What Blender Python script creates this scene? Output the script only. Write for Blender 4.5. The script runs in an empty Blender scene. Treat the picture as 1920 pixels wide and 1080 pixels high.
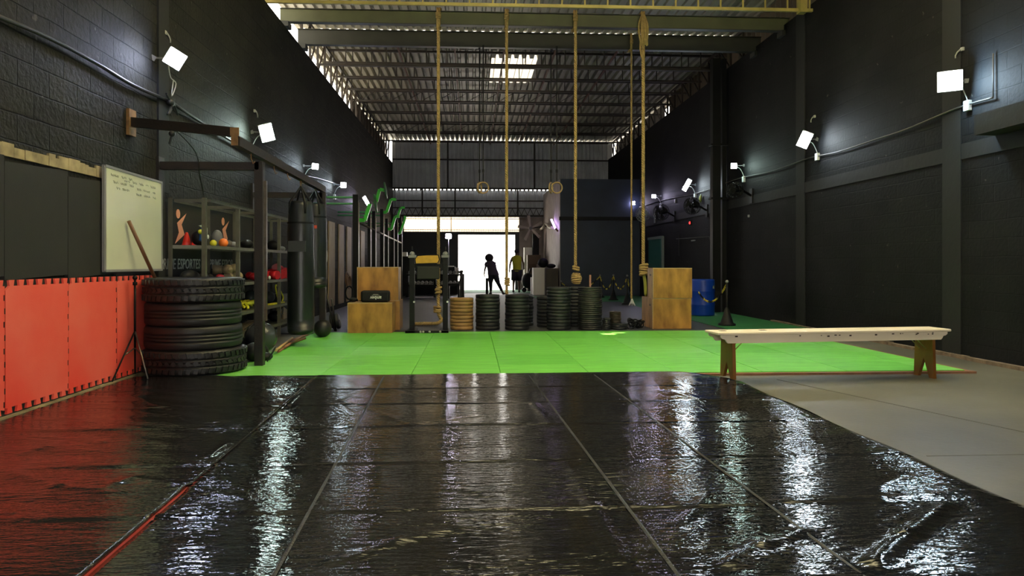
import bpy, math, random
from mathutils import Vector, Matrix, Quaternion
import numpy as np
random.seed(7)
SC = bpy.context.scene
COL = SC.collection
# ------------------------------------------------------------------ camera
F_PX = 1350.0; HOR = 495.0; YAW = math.radians(3.18); EYE = 1.1
cd = bpy.data.cameras.new('camera'); cam = bpy.data.objects.new('camera', cd); COL.objects.link(cam)
cam.location = (0, 0, EYE); cam.rotation_euler = (math.pi/2, 0, -YAW)
cd.sensor_width = 36; cd.lens = F_PX/1920*36; cd.shift_y = (HOR-540)/1920; cd.clip_start = 0.05; cd.clip_end = 500
SC.camera = cam
SC.view_settings.view_transform = 'Standard'; SC.view_settings.look = 'None'
SC.view_settings.gamma = 1; SC.view_settings.exposure = 0.0
try: SC.cycles.use_denoising = True; SC.cycles.sample_clamp_indirect = 6; SC.cycles.max_bounces = 8
except Exception: pass
# ------------------------------------------------------------------ sky and sun
world = bpy.data.worlds.new('sky'); SC.world = world; world.use_nodes = True
bg = world.node_tree.nodes['Background']; bg.inputs[0].default_value = (1.0, 0.97, 0.9, 1); bg.inputs[1].default_value = 4.5
sd = bpy.data.lights.new('sun', 'SUN'); sd.energy = 26; sd.color = (1, .93, .78); sd.angle = math.radians(.5)
sun = bpy.data.objects.new('sun', sd); COL.objects.link(sun)
SUN_DIR = Vector((.45, -.2, .87)).normalized()
sun.rotation_euler = SUN_DIR.to_track_quat('Z', 'Y').to_euler(); sun.location = (8, -4, 15)

LAMP_L = 130.0      # radiance of the floodlight faces
LAMP_P = 5.0        # watts of the point light added at each floodlight for its halo
# ------------------------------------------------------------------ helpers: pixel rays -> places
CY, SY = math.cos(YAW), math.sin(YAW)
def W(px, py, D):
    cx = (px-960)/F_PX*D
    return Vector((cx*CY + D*SY, -cx*SY + D*CY, EYE + (HOR-py)/F_PX*D))
def onX(px, py, X):
    t = (px-960)/F_PX; return W(px, py, X/(t*CY+SY))
def onY(px, py, Y):
    t = (px-960)/F_PX; return W(px, py, Y/(CY-t*SY))
def onZ(px, py, Z=0.0):
    return W(px, py, (EYE-Z)*F_PX/(py-HOR))
XL, XR, YF = -3.28, 5.71, 30.0
# ------------------------------------------------------------------ materials
MATS = {}
def mat(name, col, rough=.6, metal=0, var=0, vscale=4, bump=0, bscale=30, stretch=(1,1,1), spec=.5, col2=None, emit=None, estr=0):
    if name in MATS: return MATS[name]
    m = bpy.data.materials.new(name); m.use_nodes = True; nt = m.node_tree; N = nt.nodes; L = nt.links
    b = N['Principled BSDF']; b.inputs['Roughness'].default_value = rough; b.inputs['Metallic'].default_value = metal
    b.inputs['Specular IOR Level'].default_value = spec
    tc = N.new('ShaderNodeTexCoord'); mp = N.new('ShaderNodeMapping'); mp.inputs['Scale'].default_value = stretch
    L.new(tc.outputs['Object'], mp.inputs[0])
    nz = N.new('ShaderNodeTexNoise'); nz.inputs['Scale'].default_value = vscale; nz.inputs['Detail'].default_value = 6
    L.new(mp.outputs[0], nz.inputs[0])
    rp = N.new('ShaderNodeValToRGB'); rp.color_ramp.elements[0].position = .3; rp.color_ramp.elements[1].position = .7
    c2 = col2 or tuple(c*(1-var) for c in col)
    rp.color_ramp.elements[0].color = (*c2, 1); rp.color_ramp.elements[1].color = (*col, 1)
    L.new(nz.outputs[0], rp.inputs[0]); L.new(rp.outputs[0], b.inputs['Base Color'])
    if bump:
        n2 = N.new('ShaderNodeTexNoise'); n2.inputs['Scale'].default_value = bscale; n2.inputs['Detail'].default_value = 4
        L.new(mp.outputs[0], n2.inputs[0]); bp = N.new('ShaderNodeBump'); bp.inputs['Strength'].default_value = bump; bp.inputs['Distance'].default_value = .01
        L.new(n2.outputs[0], bp.inputs['Height']); L.new(bp.outputs[0], b.inputs['Normal'])
    if emit:
        b.inputs['Emission Color'].default_value = (*emit, 1); b.inputs['Emission Strength'].default_value = estr
    MATS[name] = m; return m

def wall_mat(name, col, col2, mortar, bs=.6):
    m = bpy.data.materials.new(name); m.use_nodes = True; nt = m.node_tree; N = nt.nodes; L = nt.links
    b = N['Principled BSDF']; b.inputs['Roughness'].default_value = .7; b.inputs['Specular IOR Level'].default_value = .13
    tc = N.new('ShaderNodeTexCoord'); sx = N.new('ShaderNodeSeparateXYZ'); cb = N.new('ShaderNodeCombineXYZ')
    L.new(tc.outputs['Object'], sx.inputs[0]); L.new(sx.outputs[1], cb.inputs[0]); L.new(sx.outputs[2], cb.inputs[1])
    nw = N.new('ShaderNodeTexNoise'); nw.inputs['Scale'].default_value = 2.3; nw.inputs['Detail'].default_value = 5
    mx = N.new('ShaderNodeMixRGB'); mx.blend_type = 'ADD'; mx.inputs[0].default_value = .035
    L.new(cb.outputs[0], nw.inputs[0]); L.new(cb.outputs[0], mx.inputs[1]); L.new(nw.outputs[1], mx.inputs[2])
    br = N.new('ShaderNodeTexBrick'); br.inputs['Scale'].default_value = 1; br.inputs['Brick Width'].default_value = .4
    br.inputs['Row Height'].default_value = .2; br.inputs['Mortar Size'].default_value = .007; br.inputs['Mortar Smooth'].default_value = .6
    br.inputs['Color1'].default_value = (*col, 1); br.inputs['Color2'].default_value = (*col2, 1); br.inputs['Mortar'].default_value = (*mortar, 1)
    L.new(mx.outputs[0], br.inputs[0])
    n3 = N.new('ShaderNodeTexNoise'); n3.inputs['Scale'].default_value = 1.1; n3.inputs['Detail'].default_value = 8; L.new(cb.outputs[0], n3.inputs[0])
    mm = N.new('ShaderNodeMixRGB'); mm.blend_type = 'MULTIPLY'; mm.inputs[0].default_value = .6
    r2 = N.new('ShaderNodeValToRGB'); r2.color_ramp.elements[0].position = .35; r2.color_ramp.elements[1].position = .65
    r2.color_ramp.elements[0].color = (.55, .55, .55, 1); r2.color_ramp.elements[1].color = (1.3, 1.3, 1.3, 1)
    L.new(n3.outputs[0], r2.inputs[0]); L.new(br.outputs[0], mm.inputs[1]); L.new(r2.outputs[0], mm.inputs[2])
    # worn specks of bare block
    n4 = N.new('ShaderNodeTexNoise'); n4.inputs['Scale'].default_value = 9; n4.inputs['Detail'].default_value = 10; L.new(cb.outputs[0], n4.inputs[0])
    r4 = N.new('ShaderNodeValToRGB'); r4.color_ramp.elements[0].position = .69; r4.color_ramp.elements[1].position = .74
    L.new(n4.outputs[0], r4.inputs[0]); m4 = N.new('ShaderNodeMixRGB'); m4.inputs[2].default_value = (.08, .075, .065, 1)
    L.new(r4.outputs[0], m4.inputs[0]); L.new(mm.outputs[0], m4.inputs[1]); L.new(m4.outputs[0], b.inputs['Base Color'])
    ad = N.new('ShaderNodeMath'); ad.operation = 'MULTIPLY_ADD'; ad.inputs[1].default_value = -1.0
    n5 = N.new('ShaderNodeTexNoise'); n5.inputs['Scale'].default_value = 22; n5.inputs['Detail'].default_value = 6; L.new(cb.outputs[0], n5.inputs[0])
    L.new(br.outputs['Fac'], ad.inputs[0]); L.new(n5.outputs[0], ad.inputs[2])
    bp = N.new('ShaderNodeBump'); bp.inputs['Strength'].default_value = bs; bp.inputs['Distance'].default_value = .012
    L.new(ad.outputs[0], bp.inputs['Height']); L.new(bp.outputs[0], b.inputs['Normal'])
    MATS[name] = m; return m

def tarp_mat():
    m = bpy.data.materials.new('black_vinyl'); m.use_nodes = True; nt = m.node_tree; N = nt.nodes; L = nt.links
    b = N['Principled BSDF']; b.inputs['Base Color'].default_value = (.012, .012, .013, 1)
    b.inputs['Roughness'].default_value = .09; b.inputs['Specular IOR Level'].default_value = .6
    tc = N.new('ShaderNodeTexCoord')
    def nz(sx, sy, sc, det, rot=0):
        mp = N.new('ShaderNodeMapping'); mp.inputs['Scale'].default_value = (sx, sy, 1); mp.inputs['Rotation'].default_value = (0, 0, rot)
        L.new(tc.outputs['Object'], mp.inputs[0]); n = N.new('ShaderNodeTexNoise'); n.inputs['Scale'].default_value = sc; n.inputs['Detail'].default_value = det
        n.inputs['Roughness'].default_value = .55; L.new(mp.outputs[0], n.inputs[0]); return n.outputs[0]
    a = nz(3.2, 13, 2.6, 3, .10); c = nz(1.0, 3.6, 1.2, 2, -.12); f = nz(9, 30, 2.6, 2, .05); k = nz(.5, .8, 1.0, 2)
    kr = N.new('ShaderNodeMapRange'); kr.inputs[1].default_value = .4; kr.inputs[2].default_value = .62; kr.inputs[3].default_value = .4; kr.inputs[4].default_value = 1.0
    L.new(k, kr.inputs[0])
    def mul(x, y):
        q = N.new('ShaderNodeMath'); q.operation = 'MULTIPLY'
        L.new(x, q.inputs[0])
        if isinstance(y, float): q.inputs[1].default_value = y
        else: L.new(y, q.inputs[1])
        return q.outputs[0]
    def add(x, y):
        q = N.new('ShaderNodeMath'); L.new(x, q.inputs[0]); L.new(y, q.inputs[1]); return q.outputs[0]
    h = add(add(mul(a, 1.0), mul(c, .8)), mul(f, .22))
    h = mul(h, kr.outputs[0])
    bp = N.new('ShaderNodeBump'); bp.inputs['Strength'].default_value = 1; bp.inputs['Distance'].default_value = .0098
    L.new(h, bp.inputs['Height']); L.new(bp.outputs[0], b.inputs['Normal'])
    MATS['tarp'] = m; return m

def wood_mat(name, c1, c2, rough=.5, axis='z', bump=.15):
    st = {'z': (3.2, 3.2, 1.3), 'x': (.9, 9, 9), 'y': (9, .9, 9)}[axis]
    return mat(name, c1, rough, 0, vscale=2.2, stretch=st, col2=c2, bump=bump, bscale=4)

M_wallL = wall_mat('black_painted_block', (.021, .020, .015), (.014, .0135, .011), (.006, .0055, .0045), .9)
M_wallR = wall_mat('dark_painted_block', (.012, .012, .013), (.009, .009, .010), (.0075, .0075, .008), .3)
M_tarp = tarp_mat()
M_conc = mat('worn_concrete', (.155, .146, .112), .5, var=.5, vscale=.8, bump=.15, bscale=25)
M_green = mat('green_rubber', (.17, .60, .075), .55, var=.22, vscale=2.5, bump=.25, bscale=60, stretch=(1, 3, 1))
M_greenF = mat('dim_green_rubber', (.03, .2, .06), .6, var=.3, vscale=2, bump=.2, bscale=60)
M_rubber = mat('charcoal_rubber_floor', (.055, .058, .068), .5, var=.4, vscale=3, bump=.3, bscale=40, stretch=(.6, 3, 1))
M_red = mat('red_foam', (.9, .055, .035), .7, vscale=1.1, bump=.12, bscale=150, col2=(.92, .17, .12))
M_blackfoam = mat('black_foam', (.022, .022, .02), .75, var=.3, vscale=2, bump=.1, bscale=120)
M_black = mat('black_matte', (.010, .010, .010), .55, var=.3, spec=.25)
M_blackmet = mat('black_painted_steel', (.008, .008, .0075), .5, 0, var=.4, vscale=8, bump=.1, bscale=60, spec=.2)
M_rust = mat('rusty_painted_steel', (.022, .014, .009), .45, .0, vscale=7, col2=(.009, .008, .0075), bump=.2, bscale=50)
M_rustend = mat('bare_rusted_steel', (.30, .16, .06), .6, .1, var=.5, vscale=14)
M_beam = mat('olive_painted_steel', (.11, .115, .055), .5, .1, var=.25, vscale=3)
M_beam2 = mat('dark_painted_girder', (.035, .036, .026), .5, .1, var=.3, vscale=3)
M_yel = mat('yellow_painted_steel', (.45, .36, .10), .5, .1, var=.3, vscale=5)
M_truss = mat('dark_truss_steel', (.016, .014, .012), .6, .0, vscale=3, col2=(.032, .018, .01))
M_sheet = mat('galvanised_sheet', (.40, .37, .29), .5, .1, var=.3, vscale=1.2)
M_gable = mat('grey_cladding_sheet', (.62, .64, .68), .6, 0, var=.25, vscale=2)
M_shelf = mat('grey_slotted_angle', (.15, .145, .11), .5, .3, var=.3, vscale=8)
M_tire = mat('tire_rubber', (.015, .015, .015), .5, var=.4, vscale=5, bump=.15, bscale=60)
M_plate = mat('black_rubber_plate', (.02, .021, .022), .5, var=.3, vscale=9)
M_tan = mat('tan_rubber_plate', (.34, .19, .065), .55, var=.3, vscale=8)
M_ply = wood_mat('amber_plywood', (.52, .26, .05), (.19, .08, .014), .5, 'z')
M_plyedge = mat('plywood_edge', (.55, .38, .2), .6, var=.4, vscale=10, stretch=(1, 1, 14))
M_board = wood_mat('pale_board', (.45, .33, .2), (.32, .22, .13), .6, 'z', .1)
M_bleg = wood_mat('varnished_leg_wood', (.27, .11, .02), (.15, .055, .01), .4, 'z')
M_btop = mat('cream_gloss_paint', (.88, .77, .60), .4, var=.08, vscale=3)
M_chip = mat('bare_dark_chip', (.05, .03, .02), .7)
M_rope = mat('manila_rope', (.52, .35, .13), .8, var=.35, vscale=25, bump=.5, bscale=140)
M_white = mat('white_plastic', (.75, .76, .74), .4)
M_wb = mat('whiteboard_face', (.66, .69, .52), .22, var=.06, vscale=3)
M_alu = mat('grey_board_frame', (.35, .35, .34), .4, .5)
M_ink = mat('faded_marker', (.45, .48, .38), .6)
M_bag = mat('black_bag_vinyl', (.013, .015, .016), .36, var=.3, vscale=4, bump=.35, bscale=9, stretch=(1, 1, .6))
M_redc = mat('red_plastic', (.75, .03, .015), .4)
M_redleather = mat('red_leather', (.62, .015, .03), .35, var=.3, vscale=9)
M_orange = mat('orange_plastic', (.95, .22, .03), .4)
M_yellow = mat('yellow_plastic', (.75, .72, .04), .45, var=.15)
M_blue = mat('blue_drum_plastic', (.006, .05, .42), .35, var=.2, vscale=3)
M_bluec = mat('blue_fabric', (.02, .1, .3), .6)
M_lettr = mat('grey_white_print', (.42, .42, .40), .6, var=.15)
M_skinp = mat('salmon_print', (.80, .36, .24), .6, var=.1)
M_grey = mat('grey_plastic', (.2, .2, .2), .45)
M_tanl = mat('tan_leather', (.38, .29, .18), .6, var=.3, vscale=14)
M_navy = mat('navy_block_wall', (.03, .045, .08), .5, var=.4, vscale=1.3, bump=.2, bscale=10)
M_pink = mat('pale_lit_plaster', (.36, .29, .28), .7, var=.35, vscale=3)
M_cable = mat('black_cable', (.02, .02, .02), .4)
M_grass = mat('lime_green_steel', (.04, .55, .03), .35, var=.1)
M_greenbar = mat('green_tube_steel', (.10, .36, .14), .35)
M_chrome = mat('worn_steel_tube', (.22, .19, .15), .3, .8, var=.4, vscale=12)
M_trim = mat('brick_coloured_edging', (.32, .15, .08), .7, var=.35, vscale=10)
M_curb = mat('wall_foot_mortar', (.25, .18, .13), .8, var=.6, vscale=9, bump=.5, bscale=20)
M_paintless = mat('bare_mortar_strip', (.50, .40, .22), .8, var=.6, vscale=7)
M_chain = mat('yellow_chain', (.75, .6, .04), .45)
M_skin = mat('dark_skin', (.10, .055, .035), .5); M_skin2 = mat('brown_skin', (.14, .075, .05), .5)
M_hair = mat('black_hair', (.008, .007, .007), .7, bump=.5, bscale=60)
M_vest = mat('yellow_green_jersey', (.50, .50, .02), .7, var=.1)
M_shirt = mat('dark_purple_shirt', (.05, .035, .07), .7); M_short = mat('dark_shorts', (.02, .02, .03), .7)
M_teal = mat('teal_panel', (.02, .12, .12), .35)
M_gym = mat('silver_black_ball', (.05, .055, .06), .25, var=.3)
M_wire = mat('light_wire', (.4, .4, .36), .5)
M_green_out = mat('outdoor_green', (.1, .3, .16), .7, var=.3)
M_outw = mat('sunlit_white_render', (.85, .8, .7), .8)
M_outg = mat('pale_outdoor_paving', (.8, .78, .74), .8)
M_redled = mat('red_indicator', (.4, 0, 0), .4, emit=(1, .03, .03), estr=3)
LEDC = {'w': (.86, .95, 1.0), 'b': (.78, .84, 1.0), 'g': (.82, 1.0, .92), 'v': (.82, .75, 1.0)}
def led(k): return mat('lit_floodlight_face_'+k, (.9, .9, .9), .4, emit=LEDC[k], estr=LAMP_L)
def translucent(name, col):
    m = bpy.data.materials.new(name); m.use_nodes = True; N = m.node_tree.nodes; L = m.node_tree.links
    N.remove(N['Principled BSDF']); t = N.new('ShaderNodeBsdfTranslucent'); t.inputs[0].default_value = (*col, 1)
    d = N.new('ShaderNodeBsdfDiffuse'); d.inputs[0].default_value = (*col, 1); mx = N.new('ShaderNodeMixShader'); mx.inputs[0].default_value = .25
    L.new(t.outputs[0], mx.inputs[1]); L.new(d.outputs[0], mx.inputs[2]); L.new(mx.outputs[0], N['Material Output'].inputs[0])
    MATS[name] = m; return m
M_skyl = translucent('translucent_roof_sheet', (.9, .86, .68))
M_trans = translucent('translucent_door_sheet', (.62, .52, .38))
# ------------------------------------------------------------------ mesh building
ORG = {}
def frame_from(d):
    d = d.normalized(); up = Vector((0, 0, 1)) if abs(d.z) < .95 else Vector((1, 0, 0))
    a = d.cross(up).normalized(); return a, a.cross(d).normalized()
class MB:
    def __init__(s): s.v = []; s.f = []; s.sm = []
    def add(s, vs, fs, smooth=False):
        o = len(s.v); s.v += [tuple(x) for x in vs]; s.f += [tuple(i+o for i in f) for f in fs]; s.sm += [smooth]*len(fs); return s
    def box(s, c, d, R=None):
        c = Vector(c); vs = []
        for i in (-1, 1):
            for j in (-1, 1):
                for k in (-1, 1):
                    p = Vector((i*d[0]/2, j*d[1]/2, k*d[2]/2)); vs.append(c + (R @ p if R else p))
        return s.add(vs, [(0,1,3,2), (4,6,7,5), (0,4,5,1), (2,3,7,6), (0,2,6,4), (1,5,7,3)])
    def bb(s, x0, x1, y0, y1, z0, z1): return s.box(((x0+x1)/2, (y0+y1)/2, (z0+z1)/2), (abs(x1-x0), abs(y1-y0), abs(z1-z0)))
    def bar(s, p, q, w, h=None):
        p = Vector(p); q = Vector(q); h = h or w; a, b = frame_from(q-p); vs = []
        for e in (p, q):
            for x, y in ((-1,-1), (1,-1), (1,1), (-1,1)): vs.append(e + a*x*w/2 + b*y*h/2)
        return s.add(vs, [(0,1,2,3)[::-1], (4,5,6,7), (0,1,5,4), (1,2,6,5), (2,3,7,6), (3,0,4,7)])
    def tube(s, path, r, seg=8, closed=False):
        P = [Vector(p) for p in path]; n = len(P); R = r if hasattr(r, '__len__') else [r]*n
        T = []
        for i in range(n):
            a = P[(i-1) % n] if (closed or i > 0) else P[i]; b = P[(i+1) % n] if (closed or i < n-1) else P[i]
            T.append((b-a).normalized() if (b-a).length > 1e-9 else Vector((0,0,1)))
        a, b = frame_from(T[0]); vs = []
        for i in range(n):
            if i:
                q = T[i-1].rotation_difference(T[i]); a = q @ a; b = q @ b
            for k in range(seg):
                t = 2*math.pi*k/seg; vs.append(P[i] + (a*math.cos(t) + b*math.sin(t))*R[i])
        fs = []; m = n if closed else n-1
        for i in range(m):
            j = (i+1) % n
            for k in range(seg):
                l = (k+1) % seg; fs.append((i*seg+k, i*seg+l, j*seg+l, j*seg+k))
        s.add(vs, fs, True)
        if not closed:
            o = len(s.v)-len(vs)
            s.f += [tuple(o+k for k in range(seg))[::-1], tuple(o+(n-1)*seg+k for k in range(seg))]; s.sm += [False, False]
        return s
    def cyl(s, p, q, r, seg=16): return s.tube([p, q], r, seg)
    def lathe(s, prof, c, seg=32, M=None):
        c = Vector(c); vs = []; n = len(prof)
        for k in range(seg):
            t = 2*math.pi*k/seg
            for r, z in prof:
                p = Vector((r*math.cos(t), r*math.sin(t), z)); vs.append(c + (M @ p if M else p))
        fs = []
        for k in range(seg):
            l = (k+1) % seg
            for i in range(n-1): fs.append((k*n+i, l*n+i, l*n+i+1, k*n+i+1))
        return s.add(vs, fs, True)
    def ball(s, c, r, sc=(1,1,1), seg=16, rings=10):
        prof = [(max(1e-4, math.sin(math.pi*i/rings))*r, -math.cos(math.pi*i/rings)*r) for i in range(rings+1)]
        M = Matrix.Diagonal(sc); return s.lathe(prof, c, seg, M)
    def prism(s, poly, O, u, v, depth):
        O = Vector(O); u = Vector(u); v = Vector(v); n = u.cross(v).normalized()*depth
        A = [O + u*x + v*y for x, y in poly]; k = len(A)
        fs = [tuple(range(k))[::-1], tuple(range(k, 2*k))] + [(i, (i+1) % k, k+(i+1) % k, k+i) for i in range(k)]
        return s.add(A + [a+n for a in A], fs)
    def build(s, name, m, parent=None, org=None, bevel=0):
        me = bpy.data.meshes.new(name)
        V = np.array(s.v, dtype=float) if s.v else np.zeros((0, 3))
        if parent is not None: o0 = ORG[parent]
        elif org is not None: o0 = Vector(org)
        else:
            lo = V.min(0); hi = V.max(0); o0 = Vector(((lo[0]+hi[0])/2, (lo[1]+hi[1])/2, lo[2]))
        if parent is not None: V = V - np.array(o0)
        else: V = V - np.array(o0)
        me.from_pydata(V.tolist(), [], s.f); me.materials.append(m)
        me.polygons.foreach_set('use_smooth', s.sm); me.update()
        o = bpy.data.objects.new(name, me); COL.objects.link(o)
        if parent is not None: o.parent = parent
        else: o.location = o0
        ORG[o] = Vector(o0)
        if bevel:
            b = o.modifiers.new('bevel', 'BEVEL'); b.width = bevel; b.segments = 2; b.limit_method = 'ANGLE'
        return o
def tag(o, label, cat, group=None, kind=None):
    o['label'] = label; o['category'] = cat
    if group: o['group'] = group
    if kind: o['kind'] = kind
    return o
def thing(name, label, cat, loc=(0,0,0), group=None):
    o = bpy.data.objects.new(name, None); COL.objects.link(o); o.location = loc; ORG[o] = Vector(loc); o.empty_display_size = .1
    return tag(o, label, cat, group)
def struct(o): o['kind'] = 'structure'; return o
def dup(root, loc, rz=None, label=None, group=None):
    r = root.copy(); COL.objects.link(r); r.location = loc
    if rz is not None: r.rotation_euler = (0, 0, rz)
    if label: r['label'] = label
    if group: r['group'] = group
    for ch in list(root.children):
        c = ch.copy(); COL.objects.link(c); c.parent = r
        for g in list(ch.children):
            d = g.copy(); COL.objects.link(d); d.parent = c
    return r
def text_mb(body, size, O, u, v, ext=.002, shear=0, xs=1, bold=0):
    cu = bpy.data.curves.new('t', 'FONT'); cu.body = body; cu.size = size; cu.extrude = ext/2; cu.shear = shear; cu.offset = bold; cu.resolution_u = 2
    ob = bpy.data.objects.new('t', cu); COL.objects.link(ob)
    dg = bpy.context.evaluated_depsgraph_get(); me = bpy.data.meshes.new_from_object(ob.evaluated_get(dg))
    u = Vector(u); v = Vector(v); n = u.cross(v); O = Vector(O); mb = MB()
    mb.add([O + u*p.co.x*xs + v*p.co.y + n*p.co.z for p in me.vertices], [tuple(f.vertices) for f in me.polygons])
    COL.objects.unlink(ob); bpy.data.objects.remove(ob); return mb
def wave_path(p0, p1, n, amp, axis, seed=0):
    rr = random.Random(seed); p0 = Vector(p0); p1 = Vector(p1); a = Vector(axis); ph = rr.random()*6
    return [p0.lerp(p1, i/n) + a*amp*(math.sin(i/n*7+ph)+.5*math.sin(i/n*17+ph*2))*min(1, 4*i/n, 4*(1-i/n)) for i in range(n+1)]
def smooth_path(pts, sub=8):
    P = [Vector(p) for p in pts]; out = []
    for i in range(len(P)-1):
        a = P[max(0, i-1)]; b = P[i]; c = P[i+1]; d = P[min(len(P)-1, i+2)]
        for k in range(sub):
            t = k/sub
            out.append(.5*((2*b) + (c-a)*t + (2*a-5*b+4*c-d)*t*t + (3*b-a-3*c+d)*t**3))
    out.append(P[-1]); return out
def strands(mb, path, R, pitch=.13, n=3, rs=None, seg=6):
    """twisted rope along a path (resampled)"""
    P = [Vector(p) for p in path]; L = [0]
    for i in range(1, len(P)): L.append(L[-1] + (P[i]-P[i-1]).length)
    step = pitch/10; N = max(4, int(L[-1]/step)); Q = []; j = 0
    for i in range(N+1):
        s_ = L[-1]*i/N
        while j < len(L)-2 and L[j+1] < s_: j += 1
        Q.append(P[j].lerp(P[j+1], (s_-L[j])/max(1e-9, L[j+1]-L[j])))
    T = [(Q[min(N, i+1)]-Q[max(0, i-1)]).normalized() for i in range(N+1)]
    a, b = frame_from(T[0]); fr = []
    for i in range(N+1):
        if i: q = T[i-1].rotation_difference(T[i]); a = q @ a; b = q @ b
        fr.append((a.copy(), b.copy()))
    for k in range(n):
        pts = []
        for i in range(N+1):
            t = 2*math.pi*(i*step*L[-1]/(N*step)/pitch + k/n)
            pts.append(Q[i] + (fr[i][0]*math.cos(t) + fr[i][1]*math.sin(t))*R*.52)
        mb.tube(pts, R*.52, seg)
    return mb
# ================================================================== SETTING
f = struct(MB().bb(-3.6, 6.1, -4, 30.4, -.12, 0).build('floor', M_conc, org=(0,0,0)))
m = MB().bb(XL-.25, XL, -4, 30.2, -.05, 5.28)
struct(m.build('wall_left', M_wallL, org=(0,0,0)))
m = MB().bb(XR, XR+.25, -4, 30.2, -.05, 5.48)
struct(m.build('wall_right', M_wallR, org=(0,0,0)))
struct(MB().bb(-3.6, -1.5, -4.2, -4, -.05, 6.4).bb(4.0, 6.1, -4.2, -4, -.05, 6.4).bb(-1.5, 4.0, -4.2, -4, 3.4, 6.4).build('wall_front', M_wallR, org=(0,0,0)))  # unseen opening added behind the camera, lets daylight onto the front faces
# outside
struct(MB().bb(-60, 60, -20, 120, -.3, -.14).build('trim_1', M_outg, org=(0,0,-.3)))
n = MB().bb(-7.0, -6.6, 6, 31, -.14, 8.6).build('neighbour_wall', M_outw); tag(n, 'pale wall added beyond the left roof gap to bounce sun inside', 'wall'); struct(n)  # reflector wall, added to throw sunlight onto the roof underside
n = MB().bb(7.4, 7.6, 6, 31, -.14, 5.9).build('neighbour_wall', mat('brown_render', (.22, .17, .12), .8)); tag(n, 'brownish wall of the building next door beyond the right roof gap', 'wall'); struct(n)

def corr(mb, x0, x1, y0, y1, z, pitch, h, holes=(), vertical=False):
    """trapezoid ribs along Y (roof) or along Z when vertical (z is then the Y of the sheet; y0,y1 are z range)"""
    n = int(round((x1-x0)/pitch)); pitch = (x1-x0)/n
    for i in range(n):
        a = x0 + i*pitch; pr = [(a, 0), (a+pitch*.5, 0), (a+pitch*.62, h), (a+pitch*.88, h), (a+pitch, 0)]
        spans = [(y0, y1)]
        for hx0, hx1, hy0, hy1 in holes:
            if a+pitch > hx0+1e-6 and a < hx1-1e-6:
                ns = []
                for s0, s1 in spans:
                    if s0 < hy0 < s1: ns.append((s0, hy0))
                    if s0 < hy1 < s1: ns.append((hy1, s1))
                    if not (s0 < hy0 < s1) and not (s0 < hy1 < s1): ns.append((s0, s1))
                spans = ns
        for s0, s1 in spans:
            vs = []
            for (x, d) in pr:
                for yy in (s0, s1): vs.append((x, z-d, yy) if vertical else (x, yy, z+d))
            mb.add(vs, [(2*k, 2*k+1, 2*k+3, 2*k+2) for k in range(4)])
    return mb
# roof: near sheets (with a translucent sheet over the green mats and a puncture), far sheets lower
SKX = (-1.2, 4.6); SKY = (4.0, 9.2)
ZN, ZF = 6.35, 6.22
holes = [(SKX[0], SKX[1], SKY[0], SKY[1]), (5.27, 5.40, 9.35, 9.55), (5.45, 5.6, 9.58, 9.68)]
ceil = struct(corr(MB(), -3.9, 6.4, -4, 16.4, ZN, .19, .045, holes).build('ceiling', M_sheet, org=(0,0,0)))
corrf = corr(MB(), -3.9, 6.4, 16.35, 30.3, ZF, .19, .09, [(.5, 1.5, 17.9, 20.3)]).build('ceiling', M_sheet, org=(0,0,0)); struct(corrf)
sk = tag(MB().bb(SKX[0]-.45, SKX[1]+.45, SKY[0]-.3, SKY[1]+.3, ZN+.047, ZN+.051).build('skylight_sheet', M_skyl), 'large translucent roof sheet over the green floor mats', 'skylight'); struct(sk)
PT = 10.3/54
sk = tag(corr(MB(), -3.9+23*PT, -3.9+29*PT, 17.85, 20.35, ZF+.002, PT, .09).build('skylight_sheet', translucent('aged_translucent_sheet', (.27, .245, .2))), 'bright translucent roof sheet behind the trusses in mid roof', 'skylight'); struct(sk)
struct(MB().bb(XL-.3, XR+.4, 16.39, 16.42, ZF+.05, ZN+.012).build('trim_12', M_sheet, org=(0,0,0)))
# gable wall: two cladding sheets with a lit gap between, frame, door wall
g1 = corr(MB(), -3.3, 5.9, 4.22, 6.19, 30.0, .18, .06, vertical=True)
struct(g1.build('wall_back', M_gable, org=(0,0,0)))
g2 = corr(MB(), -3.3, 5.9, 3.05, 4.172, 30.12, .18, .06, vertical=True)
struct(g2.build('wall_back', M_gable, org=(0,0,0)))
m = MB()
for z, t in ((6.15, .05), (5.42, .05), (4.23, .06), (3.72, .04), (3.42, .04), (3.10, .07)): m.bb(-3.28, 5.7, 29.86, 29.94, z-t/2, z+t/2)
for x in (-2.05, -.7, 1.9): m.bb(x-.03, x+.03, 29.86, 29.95, 3.1, 4.23)
for x in (-1.0, 2.6): m.bb(x-.03, x+.03, 29.86, 29.95, 4.23, 6.15)
for i in range(50): m.bb(-3.25+i*.18, -3.25+i*.18+.08, 30.09, 30.115, 4.15, 4.235)  # blocks added behind the gap to break its light into dots
for i in range(36):
    x = -3.2 + i*.25; m.bar((x, 29.9, 3.13), (x+.125, 29.9, 3.4), .02); m.bar((x+.125, 29.9, 3.4), (x+.25, 29.9, 3.13), .02)
tag(m.build('gable_frame', M_truss), 'dark steel framing and lattice girder across the far gable wall', 'frame'); struct(bpy.data.objects['gable_frame'])
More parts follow.
